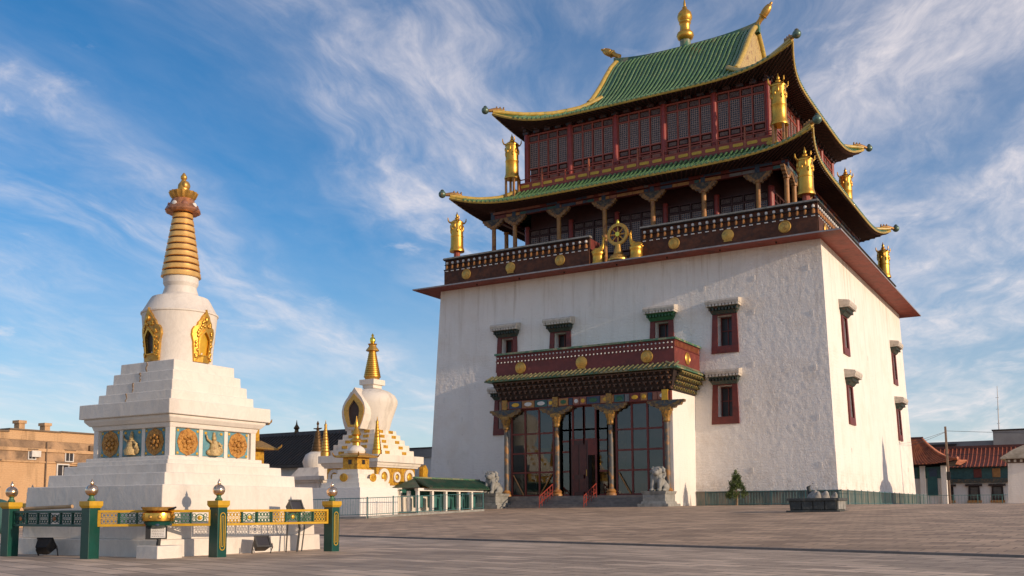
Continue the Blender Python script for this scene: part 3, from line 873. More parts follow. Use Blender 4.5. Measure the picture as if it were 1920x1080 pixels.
# balcony round the top storey
BH = 12.45
sl = MB().box(-BH - 0.1, BH + 0.1, -BH - 0.1, BH + 0.1, 30.45, 30.62)
place(sl.mesh('balcony_floor', dark_red), 'balcony_floor', TEMPLE, UC)
post = MB().box(-0.07, 0.07, -0.07, 0.07, 0.0, 1.25).mesh('rail_post', mid_red)
tallpost = MB().box(-0.08, 0.08, -0.08, 0.08, 0.0, 1.3).lathe([(0.06, 1.3), (0.11, 1.45), (0.07, 1.65), (0.10, 1.78), (0.03, 1.9)], 8).mesh('rail_post', M('orange_red_post', (0.34, 0.09, 0.04), 0.5, 0, 0.3, 4))
ypan = MB().extr([(-0.40, 0.22), (-0.46, 0.30), (-0.46, 0.42), (-0.40, 0.5), (0.40, 0.5), (0.46, 0.42), (0.46, 0.30), (0.40, 0.22)], -0.045, 0.045).mesh('yellow_panel', yellow_paint)
for k in range(2):
    rz = k * math.pi / 2
    c, s = math.cos(rz), math.sin(rz)
    r = MB().box(-BH, BH, -BH - 0.03, -BH + 0.03, 30.62, 31.28)
    r.box(-BH, BH, -BH - 0.06, -BH + 0.06, 31.26, 31.34).box(-BH, BH, -BH - 0.05, -BH + 0.05, 31.66, 31.74)
    rail = place(r.mesh('balcony_rail', mid_red), 'balcony_rail', TEMPLE, UC, rz)
    for i in range(11):
        u = -BH + 2 * BH * i / 10
        place(tallpost if i % 2 else post, 'rail_post', rail, (u, -BH, 30.62))
    for i in range(20):
        u = -BH + 2 * BH * (i + 0.5) / 20
        place(ypan, 'yellow_panel', rail, (u, -BH - 0.02, 30.62))
# bracket sets below the upper eave
bs = MB().box(-0.16, 0.16, -0.5, 0.1, 0, 0.22).box(-0.32, 0.32, -0.32, 0.1, -0.25, 0.0).box(-0.12, 0.12, -0.85, 0.1, 0.22, 0.42).mesh('bracket_set', M('dark_painted_bracket', (0.07, 0.028, 0.022), 0.6, 0, 0.5, 5, (0.03, 0.05, 0.07), (0.5, 0.6), 4))
for k in range(2):
    rz = k * math.pi / 2
    c, s = math.cos(rz), math.sin(rz)
    for i in range(21):
        u = -HWALL + 2 * HWALL * i / 20
        place(bs, 'bracket_set', TEMPLE, (OX + c * u + s * HWALL, 18.4 + s * u - c * HWALL, 36.55), rz)
        u = -GH + 2 * GH * i / 20
        place(bs, 'bracket_set', TEMPLE, (GX + c * u + s * GH, 18.4 + s * u - c * GH, 28.55), rz)

# ------------------------------------------------------------------ gilt victory banners on the temple
def banner(label, loc, z0, h, rad, legs, grp):
    t = thing('victory_banner', label, 'banner', (loc[0], loc[1], z0), 0, grp)
    b = MB().lathe([(rad * 1.16, 0), (rad * 1.18, 0.10), (rad * 1.08, 0.28), (rad, 0.5), (rad * 0.98, h * 0.47), (rad * 1.02, h * 0.48), (rad * 1.02, h * 0.51), (rad * 0.97, h * 0.52), (rad * 0.96, h * 0.92), (rad * 1.04, h * 0.93), (rad * 1.05, h * 0.97), (rad * 0.9, h), (rad * 0.55, h + 0.16), (rad * 0.3, h + 0.24)], 32)
    b.build('drum', gold, t, 40)
    rl = MB()
    random.seed(5)
    for i in range(14):
        a = 2 * math.pi * i / 14
        x, y = math.cos(a) * rad * 0.965, math.sin(a) * rad * 0.965
        rl.ell((x, y, h * (0.68 + 0.08 * (i % 3))), (0.10, 0.10, 0.22 + 0.08 * (i % 2)), 8, 6)
    rl.build('relief', gold, t, 60)
    c = MB().lathe([(rad * 0.3, h + 0.2), (rad * 0.36, h + 0.34), (rad * 0.18, h + 0.48), (rad * 0.24, h + 0.62), (rad * 0.10, h + 0.8), (0.02, h + 1.0)], 14)
    c.build('crown', gold, t, 50)
    for i in range(4):
        a = math.pi / 4 + i * math.pi / 2
        d = Vector((math.cos(a), math.sin(a), 0))
        MB().tube([d * rad * 0.9 + Vector((0, 0, h * 0.96)), d * rad * 1.22 + Vector((0, 0, h * 0.97)), d * rad * 1.42 + Vector((0, 0, h * 1.03)), d * rad * 1.45 + Vector((0, 0, h * 1.12))], [0.09, 0.08, 0.07, 0.04], 7).build('hook', gold, t, 60)
    if legs:
        for i in range(4):
            a = math.pi / 4 + i * math.pi / 2
            MB().box(-0.09, 0.09, -0.09, 0.09, -legs, 0.05).build('leg', gold_wood, t, loc=(math.cos(a) * rad * 0.95, math.sin(a) * rad * 0.95, 0))
    else:
        MB().lathe([(rad * 0.5, -3.65), (rad * 0.5, 0.04)], 10).build('stand', mid_red, t)
    return t
banner('gilt cylindrical banner at the left front corner of the lower terrace', (-16.55, 1.85), 24.3, 2.95, 0.61, 0, 'gilt banners on the terrace corners')
banner('large gilt cylindrical banner at the right front corner of the lower terrace', (16.4, 1.95), 24.3, 2.95, 0.61, 0, 'gilt banners on the terrace corners')
banner('gilt banner at the far right corner of the terrace, standing against the sky', (16.5, 34.9), 24.3, 2.95, 0.61, 0, 'gilt banners on the terrace corners')
banner('gilt banner on four legs at the left end of the upper balcony', (-12.45, 5.35), 31.75, 3.55, 0.65, 1.9, 'gilt banners on the balcony corners')
banner('gilt banner hanging under the right front corner of the top roof', (13.6, 5.35), 31.75, 3.55, 0.65, 1.9, 'gilt banners on the balcony corners')
banner('gilt banner at the far right corner of the upper balcony below the eave', (13.6, 31.4), 31.75, 3.3, 0.65, 1.9, 'gilt banners on the balcony corners')

# dharma wheel and two deer
w = thing('dharma_wheel', 'gilt eight-spoked wheel on a pedestal above the temple cornice', 'wheel', (0.9, 0.35, 20.72))
def circ(r, n=40, cz=0, sx=1): return [(sx * r * math.cos(2 * math.pi * i / n), cz + r * math.sin(2 * math.pi * i / n)) for i in range(n)]
MB().ring(circ(0.92, cz=2.35), circ(0.70, cz=2.35), -0.12, 0.12).ring(circ(0.98, cz=2.35), circ(0.88, cz=2.35), -0.06, 0.06).build('rim', gold_old, w, 40)
MB().lathe([(0.2, -0.14), (0.22, 0), (0.2, 0.14)], 16).xf(Matrix.Translation((0, 0, 2.35)) @ Matrix.Rotation(R(90), 4, 'X')).build('hub', gold_bright, w, 40)
for i in range(8):
    a = i * math.pi / 4
    MB().tube([(math.cos(a) * 0.1, 0, 2.35 + math.sin(a) * 0.1), (math.cos(a) * 0.4, 0, 2.35 + math.sin(a) * 0.4), (math.cos(a) * 0.74, 0, 2.35 + math.sin(a) * 0.74)], [0.05, 0.075, 0.05], 7).build('spoke', gold_old, w, 60)
MB().ell((0, 0, 3.42), (0.12, 0.1, 0.24), 10, 8).lathe([(0.2, 3.2), (0.14, 3.32)], 10).build('top_jewel', gold_bright, w, 60)
MB().lathe([(0.95, 0), (0.95, 0.14), (0.75, 0.3), (0.72, 0.42), (0.42, 0.62), (0.34, 1.0), (0.24, 1.45)], 20).build('pedestal', gold_old, w, 40)
def deer(label, x, sgn):
    t = thing('deer_statue', label, 'statue', (x, 0.35, 20.72), 0, 'gilt deer flanking the wheel')
    MB().lathe([(0.58, 0), (0.58, 0.12), (0.52, 0.2), (0.52, 0.75), (0.58, 0.85), (0.56, 0.98)], 20).build('drum_pedestal', gold, t, 40)
    blob('body', gold, t, [('e', (-0.1 * sgn, 0, 1.2), (0.5, 0.26, 0.26)), ('e', (0.28 * sgn, 0, 1.32), (0.26, 0.22, 0.28)),
        ('t', [(0.35 * sgn, 0, 1.35), (0.48 * sgn, 0, 1.75), (0.5 * sgn, 0, 2.1)], [0.2, 0.14, 0.11]), ('e', (0.6 * sgn, 0, 2.2), (0.22, 0.1, 0.11)),
        ('e', (0.3 * sgn, 0.18, 1.02), (0.3, 0.08, 0.09)), ('e', (0.3 * sgn, -0.18, 1.02), (0.3, 0.08, 0.09)), ('e', (-0.35 * sgn, 0.18, 1.08), (0.25, 0.12, 0.16)), ('e', (-0.35 * sgn, -0.18, 1.08), (0.25, 0.12, 0.16)),
        ('t', [(0.5 * sgn, 0.06, 2.25), (0.4 * sgn, 0.14, 2.5)], [0.05, 0.03]), ('t', [(0.5 * sgn, -0.06, 2.25), (0.4 * sgn, -0.14, 2.5)], [0.05, 0.03])], 0.045, sm=3)
deer('gilt kneeling deer on the left of the wheel, above the cornice', -0.95, 1)
deer('gilt kneeling deer on the right of the wheel, above the cornice', 2.55, -1)
# ------------------------------------------------------------------ entrance porch
PORCH = thing('entrance_porch', 'glazed entrance porch with painted columns and a red fascia on the temple front', 'porch', (0, -2.4, 0))
PL = (0, 2.4, 0)                                  # parts are drawn in world numbers
def pp(mb, name, mat, parent=PORCH, smooth=None, bevel=0, loc=None):
    l = PL if parent is PORCH else (0, 0, 0)
    if loc: l = (l[0] + loc[0], l[1] + loc[1], l[2] + loc[2])
    return mb.build(name, mat, parent, smooth, bevel, l)
FZ = 0.85
for sx in (-1, 1):
    pp(MB().box(*sorted((sx * 7.43, sx * 7.0)), -4.70, 0.4, -0.3, 8.75), 'side_wall', stucco_plain)
pp(MB().box(-7.0, 7.0, -5.35, 0.3, 0.0, FZ), 'porch_floor', step_stone)
pp(MB().box(-7.0, 7.0, -4.6, 0.3, 8.72, 8.8), 'porch_ceiling', dark_wood)
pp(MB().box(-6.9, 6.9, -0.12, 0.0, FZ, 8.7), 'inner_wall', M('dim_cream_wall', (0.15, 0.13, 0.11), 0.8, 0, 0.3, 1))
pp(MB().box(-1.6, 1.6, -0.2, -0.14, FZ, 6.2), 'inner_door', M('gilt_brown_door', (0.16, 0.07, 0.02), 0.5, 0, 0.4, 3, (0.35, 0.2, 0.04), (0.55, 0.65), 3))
for x, w, z, h, mt in ((-5.6, 1.0, 3.9, 2.2, gold_paint), (-5.5, 0.9, 2.5, 1.0, gold_wood), (-3.6, 0.6, 2.2, 1.4, p_grey), (4.6, 0.9, 1.9, 1.9, p_white), (6.0, 0.5, 3.4, 1.8, p_white), (3.6, 0.7, 1.3, 1.1, p_pink), (5.6, 0.8, 1.3, 1.3, p_blue), (-4.4, 0.8, 1.2, 0.9, p_teal)):
    pp(MB().box(x - w / 2, x + w / 2, -1.2, -1.1, z - h / 2, z + h / 2), 'hanging', mt)
# steps
n = 5
for i in range(n):
    z = FZ * (n - i) / (n + 0)
    y = -5.35 - 0.42 * (i + 1)
    pp(MB().box(-5.75, 5.75, y, -5.35 - 0.42 * i, -0.25, z - 0.17 * 1.0), 'step', step_stone, bevel=0.015)
# columns
COLX = (-7.12, -2.38, 2.36, 7.02)
cp = M('painted_column', (0.085, 0.085, 0.08), 0.5, 0, 0.3, 2, (0.30, 0.14, 0.035), (0.48, 0.58), 1.4)
cshaft = MB().lathe([(0.20, 1.35), (0.205, 3.5), (0.185, 6.35)], 16).mesh('column', cp, 40)
cbase = MB().lathe([(0.42, 0.85), (0.42, 0.98), (0.34, 1.08), (0.40, 1.18), (0.30, 1.3), (0.25, 1.36)], 16).mesh('column_base', gold_wood, 40)
ccap = MB().lathe([(0.23, 6.35), (0.30, 6.42), (0.26, 6.55), (0.26, 6.7), (0.40, 7.0), (0.44, 7.2)], 8).mesh('capital', M('bronze_gold_capital', (0.34, 0.18, 0.035), 0.45, 0.3, 0.4, 6, (0.10, 0.07, 0.04), (0.5, 0.62), 7), 30)
cblk = MB().box(-0.42, 0.42, -0.34, 0.34, 7.2, 7.45).mesh('capital_block', MATS['bronze_gold_capital'])
carm_p = [(-1.5, 8.0), (-1.5, 7.82), (-1.3, 7.78), (-1.2, 7.6), (-0.85, 7.56), (-0.75, 7.4), (-0.42, 7.36), (-0.3, 7.2), (0.3, 7.2), (0.42, 7.36), (0.75, 7.4), (0.85, 7.56), (1.2, 7.6), (1.3, 7.78), (1.5, 7.82), (1.5, 8.0)]
carm = MB().extr(carm_p, -0.20, 0.20).mesh('scalloped_bracket', M('gold_bracket_edge', (0.26, 0.15, 0.04), 0.5, 0.1, 0.4, 5, (0.10, 0.06, 0.035), (0.46, 0.54), 5))
carm2 = MB().extr([(a * 0.7, 8.0 - (8.0 - b) * 0.55) for a, b in carm_p], -0.23, 0.23).mesh('bracket_inlay', M('blue_scroll_inlay', (0.04, 0.052, 0.062), 0.5, 0, 0.4, 6, (0.14, 0.10, 0.04), (0.5, 0.6), 5))
half = [(a, b) for a, b in carm_p]
CY_ = -4.92
for x in COLX:
    c = place(cshaft, 'column', PORCH, (x, CY_ + 2.4, 0))
    place(cbase, 'column_base', c); place(ccap, 'capital', c); place(cblk, 'capital_block', c)
    place(carm, 'scalloped_bracket', c); place(carm2, 'bracket_inlay', c)
    # upper block through the bracket zone
    place(MB().box(-0.24, 0.24, -0.30, 0.2, 8.0, 8.8).mesh('beam_block', gold_paint if x > 6 else MATS['bronze_gold_capital']), 'beam_block', c)
beam = pp(MB().box(-7.5, 7.45, CY_ - 0.18, CY_ + 0.18, 8.0, 8.72), 'painted_beam', dark_red)
random.seed(21)
x = -7.3
cols = [p_pink, p_blue, gold_wood, p_teal, p_grey, dark_red, gold_wood, p_blue, p_pink]
i = 0
while x < 7.2:
    w = random.choice((0.4, 0.6, 0.9, 1.2))
    w = min(w, 7.3 - x)
    mt = cols[i % 9]; i += 1
    q = pp(MB().box(x + 0.03, x + w - 0.03, CY_ - 0.24, CY_ - 0.17, 8.08, 8.64), 'painted_panel', mt, beam)
    if w > 0.5: pp(MB().ell((x + w / 2, CY_ - 0.25, 8.36), (w * 0.3, 0.03, 0.17), 12, 6), 'painted_boss', random.choice((gold_paint, p_white, gold_paint, p_green)), q)
    x += w
# cornice of stacked brackets
zone = pp(MB().frus(-7.5, 7.5, CY_ - 0.1, 0.2, 8.78, -8.0, 8.0, -5.75, 0.2, 10.25), 'bracket_cornice', dark_wood)
bk = MB()
for j, (dz, dy, hw_) in enumerate(((0.0, 0.0, 0.11), (0.36, 0.24, 0.16), (0.72, 0.48, 0.2), (1.08, 0.72, 0.24))):
    bk.box(-0.055, 0.055, -0.30 - dy, 0.1 - dy, dz, dz + 0.16)
    bk.box(-hw_, hw_, -0.22 - dy, -0.06 - dy, dz + 0.16, dz + 0.26)
bkm = bk.mesh('cornice_bracket', M('bronze_brown_bracket', (0.13, 0.055, 0.025), 0.55, 0, 0.5, 6, (0.05, 0.035, 0.02), (0.48, 0.6), 6))
bkg = bk.mesh('cornice_bracket', M('ochre_green_bracket', (0.28, 0.19, 0.05), 0.55, 0, 0.4, 6, (0.07, 0.10, 0.05), (0.48, 0.56), 6))
for i in range(31):
    xx = -7.5 + 15.0 * i / 30
    place(bkm, 'cornice_bracket', zone, (xx, CY_ - 0.02, 8.86))
for i in range(10):
    place(bkg, 'cornice_bracket', zone, (7.42, CY_ + 0.2 + i * 0.52, 8.86), math.pi / 2)
    place(bkm, 'cornice_bracket', zone, (-7.42, CY_ + 0.2 + i * 0.52, 8.86), -math.pi / 2)
# pent roof edge with tile rows
pent = pp(MB().add([(-8.45, -6.25, 10.27), (8.45, -6.25, 10.27), (8.45, 0.2, 10.27), (-8.45, 0.2, 10.27), (-8.45, -6.25, 10.37), (8.45, -6.25, 10.37), (7.86, -5.24, 10.80), (-7.86, -5.24, 10.80), (8.45, 0.2, 10.37), (7.86, 0.2, 10.80), (-8.45, 0.2, 10.37), (-7.86, 0.2, 10.80)],
   [(3, 2, 1, 0), (0, 1, 5, 4), (4, 5, 6, 7), (1, 2, 8, 5), (5, 8, 9, 6), (3, 0, 4, 10), (10, 4, 7, 11)]), 'pent_roof', green_worn)
trow = MB().tube([(0, -6.33, 10.37), (0, -5.26, 10.83)], 0.085, 6).mesh('tile_row', M('sage_glazed_tile', (0.14, 0.14, 0.07), 0.35, 0, 0.35, 3, (0.30, 0.24, 0.12), (0.5, 0.62), 2), 60)
for i in range(41):
    place(trow, 'tile_row', pent, (-8.2 + 16.4 * i / 40, 0, 0))
for i in range(14):
    a = -5.7 + 0.42 * i
    q = place(trow, 'tile_row', pent, (2.1, a, 0), math.pi / 2)
# fascia parapet
fas = pp(MB().box(-7.87, 7.87, -5.20, 0.35, 10.70, 12.60), 'fascia', porch_red)
pp(MB().box(-8.02, 8.02, -5.36, 0.4, 12.60, 12.75), 'coping', green_worn, fas)
for z in (12.08, 12.52): pp(MB().box(-7.93, 7.93, -5.26, 0.3, z - 0.03, z + 0.03), 'string_course', dark_red, fas)
fd = MB().ell((0, 0, 0), (0.075, 0.06, 0.075), 8, 6).mesh('frieze_dot', p_white, 60)
for i in range(48):
    xx = -7.7 + 15.4 * i / 47
    place(fd, 'frieze_dot', fas, (xx, -5.25, 12.36)); place(fd, 'frieze_dot', fas, (xx, -5.27, 11.96))
fv = MB().box(-0.04, 0.04, -0.06, 0.02, 12.12, 12.48).mesh('frieze_slat', M('orange_slat', (0.36, 0.12, 0.05), 0.6, 0, 0.3, 5))
for i in range(18): place(fv, 'frieze_slat', fas, (7.88, -5.0 + i * 0.29, 0), math.pi / 2)
for i, xx in enumerate((-5.55, 0.05, 5.65)):
    place(foot if i == 1 else disc, 'gilt_plaque' if i == 1 else 'gilt_disc', fas, (xx, -5.21, 11.42), rot=(R(90), 0, 0))
place(disc, 'gilt_disc', fas, (7.88, -2.5, 11.42), rot=(R(90), 0, R(90)))
# glazing
GYY = -4.72
def gbox(x0, x1, z0, z1): return MB().box(x0, x1, GYY - 0.06, GYY + 0.06, z0, z1)
def glazed(x0, x1, xs_, zs_, braces):
    fr = MB()
    for x in xs_: fr.box(x - 0.075, x + 0.075, GYY - 0.07, GYY + 0.07, FZ, 8.0)
    for z in zs_: fr.box(x0, x1, GYY - 0.055, GYY + 0.055, z - 0.07, z + 0.07)
    f = pp(fr, 'glazing_frame', dark_red)
    for a, b in zip(xs_, xs_[1:]):
        for c_, d in zip(zs_, zs_[1:]):
            pp(MB().box(a + 0.07, b - 0.07, GYY - 0.012, GYY + 0.012, c_ + 0.06, d - 0.06), 'pane', glass, f)
    for p0, p1 in braces:
        pp(MB().tube([(p0[0], GYY - 0.12, p0[1]), (p1[0], GYY - 0.12, p1[1])], 0.06, 4), 'brace', gold_wood, f)
zr = [FZ + 0.07, 2.78, 4.35, 5.95, 7.95]
glazed(-6.75, -2.7, [-6.68, -5.4, -4.1, -2.78], zr, [((-6.5, 2.6), (-5.55, FZ + 0.1)), ((-2.95, 2.6), (-4.0, FZ + 0.1))])
glazed(2.7, 6.75, [2.78, 4.1, 5.4, 6.68], zr, [((2.95, 2.6), (3.95, FZ + 0.1))])
glazed(-2.1, -1.25, [-2.05, -1.3], [FZ + 0.07, 2.78, 4.35, 5.2, 6.1], [])
glazed(1.15, 2.1, [1.2, 2.05], [FZ + 0.07, 2.78, 4.35, 5.2, 6.1], [])
glazed(-1.25, 1.2, [-1.3, -0.05, 1.2], [5.3, 6.1], [])
glazed(-2.1, 2.1, [-2.05, -1.02, -0.03, 1.0, 2.05], [6.1, 7.95], [])
dr = pp(MB().box(-1.22, 0.30, GYY - 0.05, GYY + 0.05, FZ + 0.02, 5.23), 'door', M('dark_door_timber', (0.045, 0.010, 0.008), 0.4, 0, 0.4, 2))
for x0, x1 in ((-1.1, -0.55), (-0.42, 0.16)):
    for z0, z1 in ((FZ + 0.3, 2.2), (2.5, 4.9)):
        pp(MB().box(x0, x1, GYY - 0.075, GYY - 0.045, z0, z1), 'door_panel', M('door_panel_timber', (0.075, 0.014, 0.010), 0.45, 0, 0.4, 3), dr)
pp(MB().box(0.30, 1.12, GYY - 0.05, GYY + 0.05, 4.05, 5.23), 'door_head', dark_red)
pp(MB().tube([(0.18, GYY - 0.1, 2.4), (0.18, GYY - 0.1, 2.9)], 0.03, 6), 'handle', gold_old, dr)

# red stair rails
def stair_rail(x, label):
    t = thing('stair_railing', label, 'railing', (x, -6.4, 0), 0, 'red railings on the porch steps')
    p = [(0, -1.25, -0.02), (0, 0.95, FZ)]
    m = MB()
    MB().tube([(0, -1.25, 0.78), (0, 0.95, 1.78)], 0.045, 8).build('handrail', iron_red, t)
    MB().tube([(0, -1.25, 0.2), (0, 0.95, 1.15)], 0.03, 6).build('lower_rail', iron_red, t)
    for i in range(6):
        y = -1.25 + 2.2 * i / 5; z = lerp(-0.1, 0.72, i / 5)
        MB().tube([(0, y, z), (0, y, lerp(0.78, 1.78, i / 5))], 0.03, 6).build('upright', iron_red, t)
    for i in range(5):
        y = -1.05 + 2.2 * i / 5; z = lerp(0.25, 1.0, i / 5)
        MB().tube([(0, y + 0.17 * math.sin(a), z + 0.3 + 0.17 * math.cos(a)) for a in [2 * math.pi * j / 12 for j in range(13)]], 0.02, 5).build('scroll', iron_red, t)
stair_rail(-2.55, 'red iron stair railing on the left of the porch door')
stair_rail(1.30, 'red iron stair railing on the right of the porch door')

# guardian lions
def lion(label, x, y):
    t = thing('stone_lion', label, 'statue', (x, y, 0), 0, 'stone guardian lions')
    p = MB().frus(-1.2, 1.2, -1.25, 1.25, -0.4, -1.2, 1.2, -1.25, 1.25, 0.16)
    p.frus(-1.0, 1.0, -1.1, 1.1, 0.16, -0.95, 0.95, -1.05, 1.05, 0.34).box(-0.88, 0.88, -0.98, 0.98, 0.34, 0.86).frus(-0.92, 0.92, -1.02, 1.02, 0.86, -1.0, 1.0, -1.1, 1.1, 1.08)
    p.build('pedestal', stone, t, bevel=0.02)
    E = [('e', (0, 0.42, 1.55), (0.50, 0.55, 0.50)), ('e', (0, 0.05, 1.85), (0.44, 0.46, 0.62)), ('e', (0, -0.22, 2.02), (0.42, 0.36, 0.46)),
         ('e', (0, -0.30, 2.52), (0.40, 0.38, 0.36)), ('e', (0, -0.02, 2.45), (0.50, 0.34, 0.48)), ('e', (0, -0.64, 2.42), (0.25, 0.22, 0.19)), ('e', (0, -0.60, 2.30), (0.22, 0.2, 0.08))]
    for s in (-1, 1):
        E += [('t', [(s * 0.27, -0.35, 2.0), (s * 0.28, -0.52, 1.55), (s * 0.28, -0.52, 1.15)], [0.2, 0.16, 0.15]), ('e', (s * 0.28, -0.66, 1.17), (0.18, 0.25, 0.12)),
              ('e', (s * 0.42, 0.35, 1.38), (0.24, 0.42, 0.36)), ('e', (s * 0.42, -0.02, 1.17), (0.17, 0.3, 0.11)),
              ('e', (s * 0.26, -0.52, 2.72), (0.10, 0.1, 0.08)), ('e', (s * 0.36, -0.15, 2.78), (0.12, 0.09, 0.14))]
        for q in range(5): E.append(('e', (s * (0.44 + 0.05 * (q % 2)), -0.18 + 0.13 * (q % 3), 2.08 + 0.15 * q), (0.13, 0.13, 0.13)))
    E += [('t', [(0.0, 0.9, 1.3), (0.05, 1.02, 1.7), (0, 0.92, 2.0)], [0.1, 0.13, 0.07])]
    b = blob('body', stone, t, E, 0.03, sm=1)
    eyes = [MB().ell((s * 0.15, -0.66, 2.60), 0.055, 8, 6).build('eye', stone, t) for s in (-1, 1)]
lion('stone guardian lion on a pedestal left of the porch steps', -7.45, -6.6)
lion('stone guardian lion on a pedestal right of the porch steps', 7.0, -6.7)

# conical thuja in front of the wall
tr = thing('conifer_shrub', 'small conical evergreen by the railing right of the porch', 'shrub', (11.5, -2.5, 0))
MB().tube([(0, 0, -0.3), (0.05, 0, 0.5), (0.0, 0.02, 1.4)], [0.11, 0.08, 0.04], 7).build('trunk', M('pale_bark', (0.24, 0.16, 0.09), 0.8, 0, 0.3, 8), tr)
for a in (0.6, 2.4, 4.2, 5.3):
    MB().tube([(0, 0, 0.5), (0.3 * math.cos(a), 0.3 * math.sin(a), 0.95)], [0.04, 0.02], 5).build('limb', MATS['pale_bark'], tr)
random.seed(9)
cr = MB()
for q_ in range(70):
    h = random.random() ** 1.15
    rad = 0.70 * (1 - h) ** 0.9 + 0.04
    a = random.random() * 6.283
    rr_ = rad * random.uniform(0.45, 1.12)
    bc = Vector((rr_ * math.cos(a), rr_ * math.sin(a), 0.6 + 1.8 * h))
    for i in range(55):
        p = bc + Vector((random.gauss(0, 0.075), random.gauss(0, 0.075), random.gauss(0.05, 0.11)))
        d = Vector((math.cos(a) * 0.6 + random.uniform(-0.5, 0.5), math.sin(a) * 0.6 + random.uniform(-0.5, 0.5), random.uniform(0.3, 1.3))).normalized()
        sd = d.cross(Vector((random.uniform(-1, 1), random.uniform(-1, 1), random.uniform(-1, 1)))).normalized() * random.uniform(0.02, 0.04)
        cr.add([p - sd, p + sd, p + d * random.uniform(0.08, 0.15)], [(0, 1, 2)])
for i in range(40):
    p = Vector((random.gauss(0, 0.03), random.gauss(0, 0.03), random.uniform(2.3, 2.62)))
    cr.add([p, p + Vector((0.03, 0.02, 0)), p + Vector((0, 0, 0.14))], [(0, 1, 2)])
leafm = M('evergreen_foliage', (0.065, 0.10, 0.022), 0.7, 0, 0.45, 3.5)
stuff(cr.build('crown', leafm, tr))

# low railings in front of the temple
def railing(label, p0, p1, h=1.05, step=0.22, mat=iron_teal, zf=None, grp='low teal railings round the temple'):
    p0, p1 = Vector(p0), Vector(p1)
    L = (p1 - p0).length
    t = thing('iron_railing', label, 'railing', p0, math.atan2(p1.y - p0.y, p1.x - p0.x), grp)
    zs = lambda s: (p1.z - p0.z) * s / L
    for z in (0.12, h):
        MB().tube([(0, 0, z), (L, 0, z + zs(L))], 0.025, 5).build('rail', mat, t)
    b = MB()
    n = int(L / step)
    for i in range(n):
        x = (i + 0.5) * L / n
        b.tube([(x, 0, 0.12 + zs(x)), (x, 0, h + zs(x))], 0.011, 4)
    stuff(b.build('bars', mat, t))
    k = max(1, int(round(L / 2.4)))
    for i in range(k + 1):
        x = i * L / k
        MB().box(-0.03, 0.03, -0.03, 0.03, -0.4, h + 0.08).build('post', mat, t, loc=(x, 0, zs(x)))
    return t
railing('teal iron railing before the wall between porch and temple corner', (8.7, -1.35, 0), (18.9, -1.35, 0))
railing('teal iron railing along the sunlit side of the temple', (19.3, -1.0, 0), (19.3, 38.0, 0), step=0.45)
railing('teal iron railing running right from the temple towards the red-roofed hall', (19.3, 40.0, 0), (40.0, 46.0, 0), step=0.3)

# stone offering trough
tr_ = thing('stone_trough', 'dark carved stone trough with rocks on the square before the temple', 'trough', (22.85, -25.2, -0.42))
tm = M('dark_green_stone', (0.05, 0.054, 0.05), 0.7, 0, 0.4, 4, (0.15, 0.14, 0.11), (0.55, 0.7), 3, 0.4, 14)
MB().box(-1.3, 1.3, -1.0, 1.0, -0.3, 0.1).build('plinth', tm, tr_, bevel=0.02)
MB().frus(-1.12, 1.12, -0.85, 0.85, 0.1, -1.16, 1.16, -0.9, 0.9, 0.56).build('basin', tm, tr_)
MB().ring([(-1.25, -1.0), (1.25, -1.0), (1.25, 1.0), (-1.25, 1.0)], [(-1.0, -0.75), (1.0, -0.75), (1.0, 0.75), (-1.0, 0.75)], 0.56, 0.70, 'xy').build('rim', tm, tr_, bevel=0.02)
for i in range(4): MB().box(-0.25, 0.25, -0.03, 0.02, 0.16, 0.56).build('carved_panel', tm, tr_, loc=(-0.84 + 0.56 * i, -0.90, 0))
for i in range(3): q = MB().box(-0.02, 0.03, -0.25, 0.25, 0.16, 0.56).build('carved_panel', stone, tr_, loc=(1.15, -0.55 + 0.55 * i, 0))
for i, (x, y, r) in enumerate(((-0.2, 0.1, 0.42), (0.35, 0.0, 0.36), (0.0, -0.2, 0.34), (0.75, 0.2, 0.26))):
    blob('rock', M('pale_rock', (0.33, 0.30, 0.26), 0.9, 0, 0.4, 5), tr_, [('e', (x, y, 0.62), (r * 0.8, r * 0.7, r * 1.0)), ('e', (x + 0.1, y - 0.05, 0.82), (r * 0.4, r * 0.4, r * 0.7))], 0.05, sm=1)
blob('rock', MATS['dark_green_stone'], tr_, [('t', [(-0.35, 0.1, 0.9), (-0.45, 0.1, 1.25), (-0.2, 0.1, 1.45)], [0.12, 0.1, 0.05])], 0.04, sm=1)
# ------------------------------------------------------------------ near white stupa
SX, SY, SZ = 13.07, -56.47, -1.26
ST = thing('white_stupa', 'large white stupa with gilt ringed spire inside the green railing', 'stupa', (SX, SY, SZ))
def zz0(v): return v + 1.26
def tier(name, prof, mat=marble, bevel=0.02):
    return MB().sq([(a, zz0(z)) for a, z in prof]).build(name, mat, ST, bevel=bevel)
tier('plinth', [(2.78, -1.40), (2.76, -0.85)])
tier('base_block', [(2.66, -0.85), (2.61, 0.46)])
tier('step_course', [(2.27, 0.44), (2.25, 0.77)])
tier('step_course', [(2.0, 0.75), (1.99, 1.0)])
tier('step_course', [(1.77, 0.98), (1.765, 1.12)])
tier('step_course', [(1.62, 1.10), (1.615, 1.22)])
tier('die', [(1.40, 1.20), (1.40, 2.0)])
for i, j in ((-1, -1), (1, -1), (1, 1), (-1, 1)):
    MB().box(-0.09, 0.09, -0.09, 0.09, zz0(1.21), zz0(1.97)).build('corner_pier', marble, ST, loc=(i * 1.40, j * 1.40, 0), bevel=0.01)
tier('moulding', [(1.50, 1.96), (1.54, 2.08)])
tier('moulding', [(1.58, 2.08), (1.68, 2.20), (1.68, 2.27)])
tier('cornice_slab', [(1.77, 2.27), (1.765, 2.65)])
